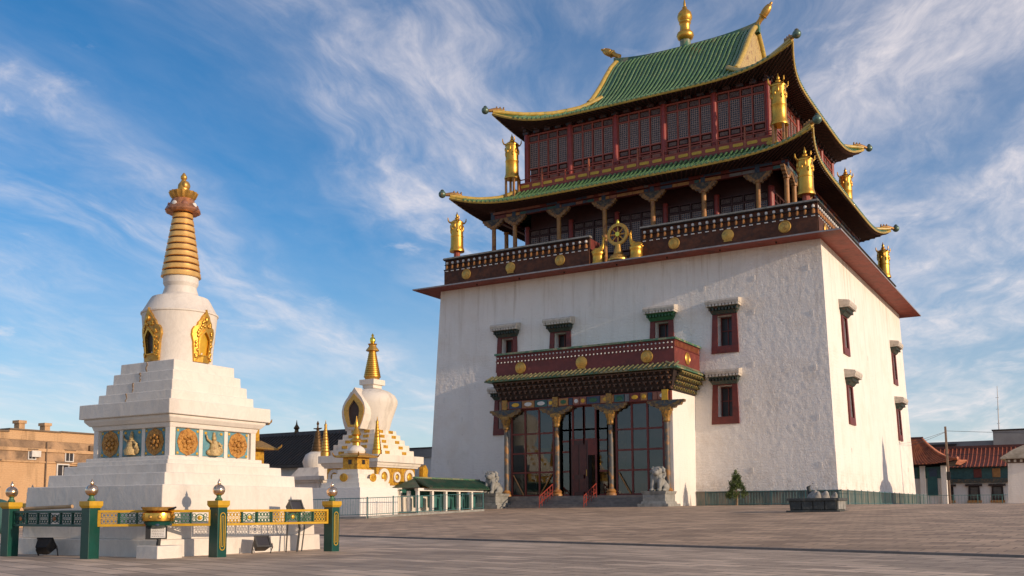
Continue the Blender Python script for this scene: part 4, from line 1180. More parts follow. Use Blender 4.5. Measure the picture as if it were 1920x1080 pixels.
for i, (a, z0, z1) in enumerate(((1.43, 2.63, 2.93), (1.30, 2.91, 3.22), (1.175, 3.20, 3.50), (1.05, 3.48, 3.79))): tier('upper_step', [(a + 0.01, z0), (a, z1)])
# relief panels on the die
p_sky = M('turquoise_panel', (0.10, 0.25, 0.29), 0.55, 0, 0.3, 4, (0.20, 0.30, 0.26), (0.55, 0.7), 6)
relief = M('ochre_relief', (0.52, 0.25, 0.05), 0.5, 0.15, 0.3, 12, (0.30, 0.12, 0.02), (0.5, 0.6), 14, 0.9, 22, 0.05)
ivory = M('ivory_relief', (0.50, 0.36, 0.16), 0.5, 0.1, 0.4, 14, (0.25, 0.13, 0.04), (0.5, 0.65), 10, 0.6, 25, 0.03)
def panel(k, u, kind):
    rz = k * math.pi / 2
    c, s = math.cos(rz), math.sin(rz)
    y = -1.405
    loc = (c * u - s * y, s * u + c * y, zz0(1.60))
    q = place(MB().box(-0.37, 0.37, -0.03, 0.02, -0.34, 0.34).mesh('relief_panel', p_sky), 'relief_panel', ST, loc, rz)
    if kind == 0:
        oc = []
        for i in range(24):
            a = 2 * math.pi * i / 24
            r = 0.335 * (1 + 0.035 * math.cos(8 * a))
            oc.append((r * math.cos(a), 1.02 * r * math.sin(a)))
        place(MB().extr(oc, -0.045, 0.0).mesh('lotus_medallion', relief), 'lotus_medallion', q)
        m = MB().ell((0, -0.07, 0), (0.07, 0.04, 0.07), 10, 6)
        for i in range(8):
            a = i * math.pi / 4
            m.ell((0.15 * math.cos(a), -0.065, 0.15 * math.sin(a)), (0.055, 0.03, 0.055), 8, 5)
        place(m.mesh('medallion_flower', relief, 60), 'medallion_flower', q)
        for a, b in ((-1, -1), (1, -1), (1, 1), (-1, 1)):
            place(MB().ell((a * 0.32, -0.035, b * 0.29), (0.04, 0.02, 0.04), 8, 5).mesh('corner_rosette', gold_paint), 'corner_rosette', q)
    else:
        b = MB()
        b.lathe([(0.17, -0.32), (0.2, -0.2), (0.13, -0.1), (0.12, 0.0), (0.08, 0.08)], 12, 0, -0.05).ell((0, -0.06, 0.14), (0.065, 0.06, 0.08), 10, 8)
        b.lathe([(0.05, 0.2), (0.03, 0.3)], 8, 0, -0.05)
        b.tube([(-0.1, -0.08, 0.03), (-0.24, -0.08, 0.10), (-0.29, -0.08, 0.22)], [0.04, 0.03, 0.02], 7)
        b.tube([(0.1, -0.08, 0.03), (0.24, -0.09, -0.04), (0.2, -0.1, -0.14)], [0.04, 0.035, 0.03], 7)
        b.ell((0.2, -0.06, -0.18), (0.12, 0.06, 0.12), 10, 6).ell((-0.16, -0.06, -0.24), (0.1, 0.06, 0.08), 10, 6)
        place(b.mesh('guardian_figure', ivory, 60), 'guardian_figure', q)
        for a in (-1, 1): place(MB().ell((a * 0.27, -0.035, 0.27), (0.05, 0.02, 0.04), 8, 5).mesh('corner_rosette', gold_paint), 'corner_rosette', q)
for k in range(4):
    for i, u in enumerate((-0.87, 0.0, 0.87)): panel(k, u, i % 2)
    for u in (-0.435, 0.435):
        rz = k * math.pi / 2; c, s = math.cos(rz), math.sin(rz); y = -1.40
        place(MB().box(-0.06, 0.06, -0.045, 0.03, -0.40, 0.37).mesh('pilaster', marble), 'pilaster', ST, (c * u - s * y, s * u + c * y, zz0(1.60)), rz)
# vase, neck, spire
MB().lathe([(0.86, zz0(3.78)), (0.90, zz0(3.82)), (0.91, zz0(4.2)), (1.0, zz0(5.18)), (1.03, zz0(5.2)), (1.03, zz0(5.24)), (0.99, zz0(5.27)), (0.80, zz0(5.62)), (0.76, zz0(5.68))], 48).build('vase', marble, ST, 25)
MB().lathe([(0.56, zz0(5.67)), (0.56, zz0(5.73)), (0.48, zz0(5.80)), (0.42, zz0(6.0)), (0.45, zz0(6.06)), (0.47, zz0(6.1)), (0.47, zz0(6.30))], 36).build('neck', marble, ST, 25)
def ringed(parent, z0, z1, r0, r1, n, mat, dark):
    hgt = (z1 - z0) / n
    MB().lathe([(r0 * 0.9, z0), (r1 * 0.9, z1)], 24).build('spire_core', dark, parent, 40)
    for i in range(n):
        a = lerp(r0, r1, i / n); b = lerp(r0, r1, (i + 0.70) / n)
        z = z0 + i * hgt
        MB().lathe([(a * 0.95, z), (a, z + 0.015), (a * 0.995, z + hgt * 0.10), (b, z + hgt * 0.72), (b * 0.95, z + hgt * 0.78)], 32).build('spire_ring', mat, parent, 35)
ringed(ST, zz0(6.28), zz0(8.15), 0.54, 0.26, 10, M('polished_brass_ring', (0.86, 0.50, 0.15), 0.30, 0.45, 0.15, 3, (0.55, 0.30, 0.1), (0.58, 0.78), 3), M('dark_bronze', (0.10, 0.04, 0.02), 0.5, 0.6, 0.3, 4))
cop = M('copper_canopy', (0.50, 0.22, 0.11), 0.42, 0.6, 0.3, 6, (0.20, 0.10, 0.06), (0.5, 0.65), 7)
MB().lathe([(0.27, zz0(8.12)), (0.44, zz0(8.13)), (0.48, zz0(8.18)), (0.44, zz0(8.26)), (0.33, zz0(8.42)), (0.29, zz0(8.52))], 48, 0, 0, 0, 0, 12, 0.03).build('canopy', cop, ST, 35)
for i in range(8):
    a = i * math.pi / 4 + 0.2
    MB().ell((0, 0, 0), (0.09, 0.035, 0.08), 10, 6).build('canopy_boss', p_pink if i % 2 else p_white, ST, loc=(0.385 * math.cos(a), 0.385 * math.sin(a), zz0(8.32))).rotation_euler = (0, 0, a + math.pi / 2)
MB().lathe([(0.26, zz0(8.50)), (0.34, zz0(8.60)), (0.385, zz0(8.72)), (0.30, zz0(8.74)), (0.18, zz0(8.74))], 48, 0, 0, 0, 0, 16, 0.05).build('lotus_crown', gold_old, ST, 35)
MB().lathe([(0.14, zz0(8.72)), (0.16, zz0(8.84)), (0.15, zz0(8.95)), (0.075, zz0(9.06)), (0.06, zz0(9.1)), (0.09, zz0(9.14)), (0.085, zz0(9.2)), (0.02, zz0(9.3))], 20).build('finial', gold_old, ST, 50)
MB().ell((0.11, 0, zz0(8.92)), (0.07, 0.13, 0.13), 10, 8).build('moon_crescent', gold_old, ST, 60)
# ornate niche plates
half_ = [(0.33, 0.0), (0.36, 0.25), (0.40, 0.55), (0.47, 0.72), (0.46, 0.86), (0.40, 0.95), (0.31, 0.98), (0.28, 1.08), (0.20, 1.15), (0.14, 1.26), (0.05, 1.34), (0.0, 1.45)]
outl = half_ + [(-a, b) for a, b in reversed(half_[:-1])]
inn_h = [(0.17, 0.20), (0.18, 0.30), (0.19, 0.42), (0.20, 0.52), (0.20, 0.58), (0.19, 0.64), (0.16, 0.68), (0.13, 0.72), (0.10, 0.75), (0.07, 0.78), (0.03, 0.81), (0.0, 0.84)]
inl = inn_h + [(-a, b) for a, b in reversed(inn_h[:-1])]
def bend(mb, r=0.93, kx=0.82):
    mb.v = [(r * math.sin(x * kx / r), y + r - r * math.cos(x * kx / r), z) for x, y, z in mb.v]
    return mb
def densify(L, n=4):
    out = []
    for (a, b), (c_, d_) in zip(L, L[1:] + L[:1]):
        for i in range(n): out.append((lerp(a, c_, i / n), lerp(b, d_, i / n)))
    return out
outl = densify(outl, 2); inl = densify(inl, 2)
gplate = bend(MB().ring(outl, inl, -0.03, 0.05)).mesh('niche_plate', gold_old)
gplate_b = bend(MB().ring(outl, inl, -0.03, 0.05)).mesh('niche_plate', gold)
gtrim = MB().ring([(a * 1.28, 0.2 + (b - 0.2) * 1.16 - 0.03) for a, b in inl], inl, -0.06, 0.0)
gtrim = bend(gtrim).mesh('niche_trim', gold)
gscroll = MB()
random.seed(4)
for i in range(26):
    x = random.uniform(0.24, 0.36) * random.choice((-1, 1)); z = random.uniform(0.08, 0.95)
    gscroll.ell((x, -0.06, z), (0.045, 0.03, 0.05), 8, 5)
for i in range(10): gscroll.ell((random.uniform(-0.2, 0.2), -0.06, random.uniform(0.92, 1.12)), (0.045, 0.03, 0.045), 8, 5)
gscroll.ell((0, -0.06, 1.16), (0.07, 0.05, 0.09), 10, 6)
gscroll.v = [(x, y * 0.75, z) for x, y, z in gscroll.v]
gscroll = bend(gscroll).mesh('scrollwork', gold, 60)
for k in range(4):
    rz = k * math.pi / 2; c, s = math.cos(rz), math.sin(rz); y = -0.925
    n_ = place(gplate if k == 0 else gplate_b, 'niche_plate', ST, (-s * y, c * y, zz0(3.83)))
    n_.rotation_euler = (Matrix.Rotation(rz, 4, 'Z') @ Matrix.Rotation(R(5.0), 4, 'X')).to_euler()
    place(gtrim, 'niche_trim', n_); stuff(place(gscroll, 'scrollwork', n_))
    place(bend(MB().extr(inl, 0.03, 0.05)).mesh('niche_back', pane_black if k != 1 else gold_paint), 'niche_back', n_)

# rust-stained crack running down the shaded upper steps
rust = M('rust_stain', (0.36, 0.24, 0.14), 0.9, 0, 0.4, 12)
random.seed(8)
for i, (a, z0, z1) in enumerate(((1.43, 2.66, 2.92), (1.30, 2.94, 3.21), (1.175, 3.23, 3.49), (1.05, 3.51, 3.78))):
    x0 = -0.30 + 0.10 * i
    L_, R_ = [], []
    for j in range(7):
        t_ = j / 6; cx_ = x0 + random.uniform(-0.03, 0.03); w_ = random.uniform(0.008, 0.03)
        L_.append((cx_ - w_, zz0(lerp(z0, z1, t_)))); R_.append((cx_ + w_, zz0(lerp(z0, z1, t_))))
    MB().extr(L_ + R_[::-1], -a - 0.013, -a + 0.02).build('rust_crack', rust, ST)
# ------------------------------------------------------------------ green and gold railing round the stupa
POSTS = [(-1.5, -3.75), (1.6, -3.78), (3.78, -1.95), (4.15, 1.65), (0.7, 4.15), (-1.9, 3.9), (-3.9, 1.6), (-3.9, -1.6)]
ball_m = M('pearly_silver_ball', (0.85, 0.60, 0.42), 0.22, 1.0, 0.12, 5, (0.60, 0.36, 0.16), (0.5, 0.7), 6)
plabels = ['leftmost green and gold railing post, at the left edge of the picture', 'second green and gold railing post from the left, beside the brass bowl', 'green and gold railing post right of the brass bowl', 'rightmost green and gold railing post, beyond the floodlight',
           'green and gold railing post hidden behind the right side of the stupa', 'green and gold railing post behind the stupa', 'green railing post far left behind the stupa', 'green railing post left of the stupa outside the picture']
def post_rot(i):
    x, y = POSTS[i]
    return math.atan2(y, x) + math.pi / 2
PROT = [R(0), R(0), R(0), R(0), R(0), R(0), R(0), R(0)]
pshaft = MB().box(-0.145, 0.145, -0.145, 0.145, -0.05, 1.16).mesh('shaft', green_post)
pcap = MB().frus(-0.15, 0.15, -0.15, 0.15, 1.16, -0.18, 0.18, -0.18, 0.18, 1.21).box(-0.185, 0.185, -0.185, 0.185, 1.21, 1.32).mesh('cap', yellow_paint)
pneck = MB().lathe([(0.08, 1.32), (0.09, 1.35), (0.055, 1.40), (0.05, 1.43), (0.08, 1.46)], 16).mesh('ball_stem', M('green_gold_stem', (0.10, 0.22, 0.12), 0.4, 0.5, 0.3, 8), 40)
pball = MB().lathe([(0.05, 1.44), (0.11, 1.47), (0.14, 1.53), (0.145, 1.59), (0.12, 1.65), (0.075, 1.69), (0.035, 1.71), (0.045, 1.745), (0.022, 1.79), (0.006, 1.84)], 32, 0, 0, 0, 0, 12, 0.012).mesh('ball', ball_m, 60)
def capsule(w, h, n=8):
    return [(w * math.cos(a), h + w * math.sin(a)) for a in [math.pi * i / n for i in range(n + 1)]] + [(-w * math.cos(a), -h - w * math.sin(a)) for a in [math.pi * i / n for i in range(n + 1)]]
inset = MB().ring(capsule(0.085, 0.36), capsule(0.065, 0.36), -0.157, -0.14).mesh('gilt_inset', yellow_paint)
inset2 = MB().ring(capsule(0.035, 0.33), capsule(0.022, 0.33), -0.153, -0.14).mesh('gilt_inset', gold_paint)
for i, (x, y) in enumerate(POSTS):
    t = thing('railing_post', plabels[i], 'post', (SX + x, SY + y, SZ), PROT[i], 'green posts of the stupa railing')
    if i in (5, 6, 7) : t['group'] = 'green posts of the stupa railing'
    place(pshaft, 'shaft', t, bevel=0.008); place(pcap, 'cap', t, bevel=0.006); place(pneck, 'ball_stem', t); place(pball, 'ball', t)
    for k in ((1,) if i in (2, 3) else ()):
        place(inset, 'gilt_inset', t, (0, 0, 0.60), k * math.pi / 2); place(inset2, 'gilt_inset', t, (0, 0, 0.60), k * math.pi / 2)
def circle_ring(r, w, cx, cz, n=14):
    return [(cx + r * math.cos(2 * math.pi * i / n), cz + r * math.sin(2 * math.pi * i / n)) for i in range(n)], [(cx + (r - w) * math.cos(2 * math.pi * i / n), cz + (r - w) * math.sin(2 * math.pi * i / n)) for i in range(n)]
def span(i, j, label, gilt):
    a = Vector((POSTS[i][0], POSTS[i][1], 0)); b = Vector((POSTS[j][0], POSTS[j][1], 0))
    d = (b - a).normalized(); a = a + d * 0.16; b = b - d * 0.16
    L = (b - a).length
    t = thing('openwork_railing', label, 'railing', (SX + a.x, SY + a.y, SZ + 0.76), math.atan2(d.y, d.x), 'openwork panels of the stupa railing')
    fm = yellow_paint if gilt else green_post
    h = 0.32
    for z in (0, h): MB().box(0, L, -0.045, 0.045, z - 0.03, z + 0.03).build('rail', fm, t, bevel=0.006)
    for x in (0.03, L - 0.03): MB().box(x - 0.03, x + 0.03, -0.043, 0.043, 0.03, h - 0.03).build('end_stile', fm, t)
    nb = max(3, int(L / 0.42))
    random.seed(i * 7 + 1)
    for q in range(nb):
        x0, x1 = 0.06 + (L - 0.12) * q / nb, 0.06 + (L - 0.12) * (q + 1) / nb
        if q: MB().box(x0 - 0.022, x0 + 0.022, -0.03, 0.03, 0.03, h - 0.03).build('divider', green_post, t)
        m = MB()
        kind = (q + i) % 3
        cx, w = (x0 + x1) / 2, (x1 - x0) / 2 - 0.03
        if kind == 0:
            m.ring(*circle_ring(0.10, 0.022, cx, h / 2), -0.012, 0.012)
            m.ring(*circle_ring(0.05, 0.02, cx, h / 2, 10), -0.012, 0.012)
            for s in (-1, 1):
                m.ring(*circle_ring(0.045, 0.016, cx + s * (w - 0.045), h / 2 + 0.06, 10), -0.012, 0.012)
                m.ring(*circle_ring(0.045, 0.016, cx + s * (w - 0.045), h / 2 - 0.06, 10), -0.012, 0.012)
        else:
            for xx in range(4):
                for zz1 in range(2):
                    m.ring(*circle_ring(0.052, 0.018, cx - w + (xx + 0.5) * w / 2, 0.09 + zz1 * 0.14, 10), -0.012, 0.012)
        m.box(x0, x1, -0.01, 0.01, h / 2 - 0.008, h / 2 + 0.008)
        stuff(m.build('openwork', (gold_paint if (q % 3 == 0) else p_green) if gilt else green_post, t))
        if kind == 0: MB().ell((cx, -0.02, h / 2), (0.055, 0.03, 0.055), 10, 6).build('rosette', gold_paint if gilt else M('dull_copper_rosette', (0.30, 0.12, 0.05), 0.5, 0.3, 0.3, 5), t)
    return t
span(0, 1, 'dark green railing panel with rosettes at the far left', False)
span(1, 2, 'gold framed railing panel behind the brass bowl', True)
span(2, 3, 'gold framed railing panel in front of the sunlit stupa face', True)
span(3, 4, 'railing panel behind the rightmost post', True)
span(7, 0, 'railing panel running off the left edge of the picture', False)

# loose pole lying on the left rail
tag(MB().tube([(0, 0, 0), (1.75, 0.05, 0.05)], 0.045, 8).build('wooden_pole', M('peeled_wood', (0.48, 0.30, 0.15), 0.7, 0, 0.2, 4), loc=(SX - 1.02, SY - 3.70, SZ + 1.155)), 'long bare wooden pole lying on the left railing', 'pole')

# corner block and brass bowl on it
bs_ = thing('stone_block', 'white marble block at the near corner of the stupa plinth', 'block', (SX + 2.78, SY - 2.78, SZ))
MB().box(-0.30, 0.42, -0.42, 0.30, -0.04, 0.29).build('block_body', marble, bs_, bevel=0.015)
BX, BY = SX + 2.9, SY - 2.95
bw = thing('brass_bowl', 'round brass offering bowl with a lid rim on a stand at the stupa corner', 'bowl', (BX, BY, SZ))
brass = M('polished_brass', (0.80, 0.42, 0.08), 0.25, 1.0, 0.15, 6, (0.6, 0.3, 0.08), (0.55, 0.7), 8)
MB().tube([(0.02, 0, 0.29), (0.04, 0, 0.42), (0.0, 0, 0.50)], [0.05, 0.045, 0.06], 8).build('stand', iron_black, bw)
MB().lathe([(0.18, 0.70), (0.30, 0.76), (0.315, 0.82), (0.30, 0.84)], 28).build('bowl_foot', green_post, bw, 40)
MB().lathe([(0.30, 0.84), (0.35, 0.86), (0.36, 0.97), (0.35, 1.04), (0.31, 1.05), (0.28, 1.07)], 32).build('bowl', brass, bw, 40)
MB().lathe([(0.29, 1.08), (0.34, 1.10), (0.36, 1.17), (0.33, 1.18), (0.30, 1.12)], 36, 0, 0, 0, 0, 12, 0.03).build('rim', gold_old, bw, 40)
for s in (-1, 1): MB().tube([(s * 0.34, -0.0, 1.12), (s * 0.50, 0, 1.14), (s * 0.58, 0, 1.17)], [0.03, 0.025, 0.02], 6).build('handle', iron_black, bw)
for i in range(10):
    a = 2 * math.pi * i / 10
    MB().ell((0, 0, 0), (0.05, 0.02, 0.045), 8, 5).build('bowl_boss', gold_old, bw, loc=(0.355 * math.cos(a), 0.355 * math.sin(a), 0.95)).rotation_euler = (0, 0, a + math.pi / 2)
for i in range(5):
    a = 2 * math.pi * i / 5 + 0.5
    MB().ell((0, 0, 0), (0.05, 0.02, 0.03), 8, 5).build('foot_petal', M('orange_enamel', (0.6, 0.16, 0.03), 0.4, 0, 0.1, 5) if i % 2 else p_blue, bw, loc=(0.30 * math.cos(a), 0.30 * math.sin(a), 0.77)).rotation_euler = (0, 0, a + math.pi / 2)
sg = thing('plaque', 'small white plaque of printed text under the brass bowl', 'plaque', (BX + 0.02, BY - 0.06, SZ + 0.44), R(48))
MB().box(-0.235, 0.235, -0.02, 0.02, 0, 0.30).build('frame', iron_black, sg)
MB().box(-0.12, 0.20, -0.028, -0.018, 0.03, 0.27).build('sheet', p_white, sg)
tm_ = MB()
random.seed(2)
for r_ in range(6):
    x = -0.10
    while x < 0.16:
        w = random.uniform(0.012, 0.04); tm_.box(x, min(x + w, 0.18), -0.031, -0.027, 0.235 - r_ * 0.036, 0.25 - r_ * 0.036); x += w + 0.01
stuff(tm_.build('printed_text', M('grey_print', (0.22, 0.2, 0.2), 0.7, 0, 0.1, 5), sg))

# floodlights
def flood(label, loc, rz, tilt_, mat, stand=None):
    t = thing('floodlight', label, 'floodlight', loc, rz, 'floodlights at the stupa')
    hz = stand or 0.30
    Mx = Matrix.Translation((0, 0, hz)) @ Matrix.Rotation(tilt_, 4, 'X')
    MB().frus(-0.19, 0.19, -0.16, 0.16, 0.0, -0.14, 0.14, -0.12, 0.12, -0.26).xf(Mx).build('housing', mat, t, bevel=0.01)
    MB().ring([(-0.205, -0.175), (0.205, -0.175), (0.205, 0.175), (-0.205, 0.175)], [(-0.165, -0.135), (0.165, -0.135), (0.165, 0.135), (-0.165, 0.135)], -0.002, 0.03, 'xy').xf(Mx).build('bezel', mat, t)
    MB().box(-0.165, 0.165, -0.135, 0.135, 0.004, 0.012).xf(Mx).build('lens', pane_dark, t)
    for s in (-1, 1):
        MB().tube([(s * 0.25, 0, hz - 0.05), (s * 0.27, 0, hz * 0.5), (s * 0.25, 0.08, 0)], 0.018, 6).build('yoke', mat, t)
    if stand: MB().tube([(0.05, 0, 0), (0.12, 0, hz * 0.5), (0.0, 0, hz - 0.1)], 0.03, 7).build('stand', mat, t)
    MB().box(-0.06, 0.06, 0.08, 0.16, -0.22, -0.10).xf(Mx).build('junction_box', mat, t)
    return t
flood('black floodlight lying on the paving behind the leftmost railing panel', (SX - 0.75, SY - 3.25, SZ), R(25), R(-50), iron_black)
flood('grey floodlight on a wire stand before the sunlit stupa plinth', (SX + 3.35, SY - 0.05, SZ), R(70), R(55), M('grey_metal', (0.07, 0.07, 0.068), 0.5, 0.2, 0.2, 6))
flood('dark floodlight on a tall post behind the right railing panel', (SX + 3.45, SY + 1.05, SZ), R(80), R(62), MATS['grey_metal'], 1.20)
# ------------------------------------------------------------------ second stupa, with gilt frieze
def gz(x, y): return plaza_z((Vector((x, y, 0)) - KO).dot(KN))
S2X, S2Y = -12.55, -15.85
S2 = thing('gilded_stupa', 'white domed stupa with a gilt frieze and spire, left of the temple', 'stupa', (S2X, S2Y, 0))
gf = M('yellow_gilt_frieze', (0.60, 0.33, 0.03), 0.45, 0.3, 0.35, 5, (0.35, 0.16, 0.02), (0.5, 0.65), 4, 0.5, 14, 0.04)
def t2(name, prof, mat=marble_old): return MB().sq(prof).build(name, mat, S2, bevel=0.015)
t2('base_block', [(3.15, -0.8), (3.1, 0.9)])
t2('base_step', [(2.95, 0.88), (2.92, 1.25)]); t2('base_step', [(2.7, 1.23), (2.68, 1.6)])
t2('frieze', [(2.35, 1.58), (2.35, 2.95)], gf)
for k in range(4):
    rz = k * math.pi / 2; c, s = math.cos(rz), math.sin(rz); y = -2.36
    for u, r_ in ((-1.55, 0.62), (0.0, 0.4), (1.55, 0.62)):
        o_, i_ = [(r_ * math.cos(a), r_ * 0.95 * math.sin(a) * (1.0 + 0.15 * abs(math.cos(a)))) for a in [2 * math.pi * i / 18 for i in range(18)]], [(r_ * 0.6 * math.cos(a), r_ * 0.6 * math.sin(a)) for a in [2 * math.pi * i / 18 for i in range(18)]]
        place(MB().ring(o_, i_, -0.10, 0.03).mesh('flame_scroll', marble_old), 'flame_scroll', S2, (c * u - s * y, s * u + c * y, 2.25), rz)
        place(MB().ell((0, -0.03, 0), (r_ * 0.4, 0.09, r_ * 0.45), 10, 7).mesh('jewel', gold_paint, 60), 'jewel', S2, (c * u - s * y, s * u + c * y, 2.25), rz)
t2('moulding', [(2.5, 2.93), (2.56, 3.08)]); t2('moulding', [(2.62, 3.08), (2.7, 3.3)])
t2('cornice_slab', [(2.83, 3.3), (2.83, 3.85)])
st_ = [(2.30, 3.83, 4.28), (2.05, 4.26, 4.70), (1.80, 4.68, 5.10), (1.56, 5.08, 5.48), (1.34, 5.46, 5.80)]
for a, z0, z1 in st_:
    t2('terrace', [(a, z0), (a - 0.02, z1)])
    for k in (0, 1):
        rz = k * math.pi / 2; c, s = math.cos(rz), math.sin(rz)
        for u in (-0.45 * a, 0.45 * a):
            place(MB().box(-0.26, 0.26, -0.03, 0.05, 0, 0.22).mesh('gilt_patch', gf), 'gilt_patch', S2, (c * u + s * (a - 0.01), s * u - c * (a - 0.01), z0 + 0.12), rz)
MB().lathe([(1.28, 5.78), (1.34, 5.9), (1.52, 6.6), (1.80, 7.4), (1.95, 7.85), (1.94, 8.15), (1.74, 8.5), (1.35, 8.78), (0.9, 8.95), (0.6, 9.02)], 40).build('dome', marble_old, S2, 30)
MB().sq([(0.52, 9.05), (0.52, 9.3), (0.70, 9.32), (0.70, 9.72)]).build('harmika', marble_old, S2, bevel=0.02)
MB().lathe([(0.52, 9.66), (0.55, 9.8), (0.62, 9.95)], 20).build('spire_base', gold_old, S2, 40)
ringed(S2, 9.93, 11.95, 0.66, 0.27, 13, gold, gold_old)
MB().lathe([(0.28, 11.92), (0.50, 11.98), (0.48, 12.06), (0.30, 12.3), (0.27, 12.4), (0.36, 12.52), (0.16, 12.54)], 20, 0, 0, 0, 0, 8, 0.05).build('canopy', gold_old, S2, 40)
MB().lathe([(0.12, 12.52), (0.22, 12.75), (0.18, 12.98), (0.07, 13.08), (0.11, 13.2), (0.02, 13.34)], 16).build('finial', gold_bright, S2, 50)
# arched niche on the shaded front
for k in (0, 1, 3):
    rz = k * math.pi / 2; c, s = math.cos(rz), math.sin(rz); y = -1.86
    if k == 1: continue
    nh = [(0.55, 5.85), (0.80, 6.4), (0.98, 6.95), (1.02, 7.35), (0.92, 7.75), (0.68, 8.15), (0.35, 8.5), (0.0, 8.95)]
    ol = nh + [(-a, b) for a, b in reversed(nh[:-1])]
    ih = [(0.32, 6.15), (0.42, 6.5), (0.50, 6.9), (0.52, 7.2), (0.48, 7.45), (0.34, 7.65), (0.17, 7.82), (0.0, 8.02)]
    il = ih + [(-a, b) for a, b in reversed(ih[:-1])]
    n2 = place(MB().ring(ol, il, -0.25, 0.6).mesh('niche_arch', marble_old), 'niche_arch', S2, (-s * y, c * y, 0), rz)
    mi = [((a + e) / 2 * 1.22, (b + g_) / 2) for (a, b), (e, g_) in zip(ol, il)]
    place(MB().ring(mi, il, -0.32, -0.2).mesh('niche_border', gold_old), 'niche_border', n2)
    place(MB().extr(il, -0.19, -0.15).mesh('niche_back', M('brown_niche', (0.06, 0.035, 0.025), 0.7, 0, 0.3, 3)), 'niche_back', n2)
def corner_spire(label, x, y, z, h, mat, grp='gilt corner spires of the domed stupa'):
    t = thing('corner_spire', label, 'spire', (x, y, z), 0, grp)
    MB().lathe([(0.36, 0), (0.36, 0.3), (0.30, 0.36)], 14).build('spire_foot', mat, t, 40)
    n = 9
    for i in range(n):
        r = lerp(0.32, 0.08, i / n); z_ = 0.34 + i * (h - 0.8) / n
        MB().lathe([(r * 0.85, z_), (r, z_ + 0.05), (r * 0.92, z_ + (h - 0.8) / n + 0.01)], 14).build('spire_ring', mat, t, 40)
    MB().lathe([(0.10, h - 0.5), (0.12, h - 0.38), (0.04, h - 0.25), (0.01, h)], 10).build('spire_tip', mat, t, 50)
corner_spire('gilt ringed corner spire at the near corner of the domed stupa', S2X + 2.45, S2Y - 2.45, 3.85, 2.75, gold)
corner_spire('gilt corner spire at the left corner of the domed stupa', S2X - 2.45, S2Y - 2.45, 3.85, 2.75, gold_old)
# gilt flame ornament behind right
fl = [(0, 0), (1.5, 0), (1.55, 0.5), (1.3, 0.75), (1.35, 1.2), (1.0, 1.45), (0.75, 1.35), (0.6, 1.7), (0.7, 2.1), (0.35, 2.5), (0, 2.3)]
MB().extr(fl, -0.18, 0.18, 'yz').build('gilt_flame', gf, S2, loc=(2.75, 2.6, 0.75))

# ------------------------------------------------------------------ small gilt-topped shrine before it
SHX, SHY = -7.75, -23.5
zb = gz(SHX, SHY)
SH = thing('gilt_shrine', 'small white shrine with a gilt roofed lantern in front of the domed stupa', 'shrine', (SHX, SHY, zb))
def t3(name, prof, mat=marble_old): return MB().sq([(a, z - zb) for a, z in prof]).build(name, mat, SH, bevel=0.012)
t3('base_block', [(2.0, -1.2), (1.98, 1.28)], stucco_plain)
t3('base_step', [(1.62, 1.27), (1.6, 1.6)]); t3('base_step', [(1.36, 1.58), (1.34, 1.88)]); t3('base_step', [(1.12, 1.86), (1.1, 2.2)]); t3('base_step', [(0.86, 2.18), (0.85, 2.5)])
t3('lantern', [(0.72, 2.48), (0.72, 2.6), (0.62, 2.62), (0.62, 3.3)], gf)
for k in range(4):
    rz = k * math.pi / 2; c, s = math.cos(rz), math.sin(rz)
    place(MB().box(-0.14, 0.14, -0.02, 0.02, 2.85 - zb, 3.15 - zb).mesh('lantern_opening', pane_black), 'lantern_opening', SH, (s * 0.625, -c * 0.625, 0), rz)
    for sx in (-1, 1):
        place(MB().tube([(sx * 0.85, -0.85, 3.34 - zb), (sx * 1.05, -1.05, 3.42 - zb), (sx * 1.12, -1.12, 3.62 - zb)], [0.07, 0.06, 0.03], 6).mesh('eave_horn', gold_old), 'eave_horn', SH, (0, 0, 0), rz)
t3('lantern_roof', [(1.02, 3.3), (1.0, 3.42), (0.55, 3.6)], gold_old)
MB().lathe([(0.55, 3.58 - zb), (0.62, 3.75 - zb), (0.52, 3.95 - zb), (0.28, 4.12 - zb)], 20).build('lantern_dome', marble_old, SH, 40)
MB().lathe([(0.28, 4.1 - zb), (0.26, 4.3 - zb), (0.45, 4.38 - zb), (0.42, 4.48 - zb), (0.24, 4.6 - zb), (0.22, 4.75 - zb), (0.34, 4.85 - zb), (0.25, 5.05 - zb), (0.12, 5.3 - zb), (0.16, 5.45 - zb), (0.07, 5.8 - zb), (0.02, 6.1 - zb)], 20).build('finial', gold, SH, 40)
for k, u in ((1, 0.0), (1, -0.0)):
    pass
place(MB().ell((0, 0, 0), (0.05, 0.35, 0.28), 12, 8).mesh('gilt_emblem', gf), 'gilt_emblem', SH, (1.38, 0.1, 1.95 - zb))
place(MB().ell((0, 0, 0), (0.35, 0.05, 0.28), 12, 8).mesh('gilt_emblem', gf), 'gilt_emblem', SH, (0.1, -1.38, 1.95 - zb))
p0 = (-12.2, -26.6); p1 = (-4.6, -26.2); p2 = (-3.4, -14.5)
railing('teal iron railing in front of the small gilt shrine', (p0[0], p0[1], gz(*p0) + 0.12), (p1[0], p1[1], gz(*p1) + 0.12), 1.15, 0.2, iron_teal, None, 'teal railings round the stupas')
railing('teal iron railing running back beside the small gilt shrine', (p1[0], p1[1], gz(*p1) + 0.12), (p2[0], p2[1], gz(*p2) + 0.12), 1.15, 0.2, iron_teal, None, 'teal railings round the stupas')
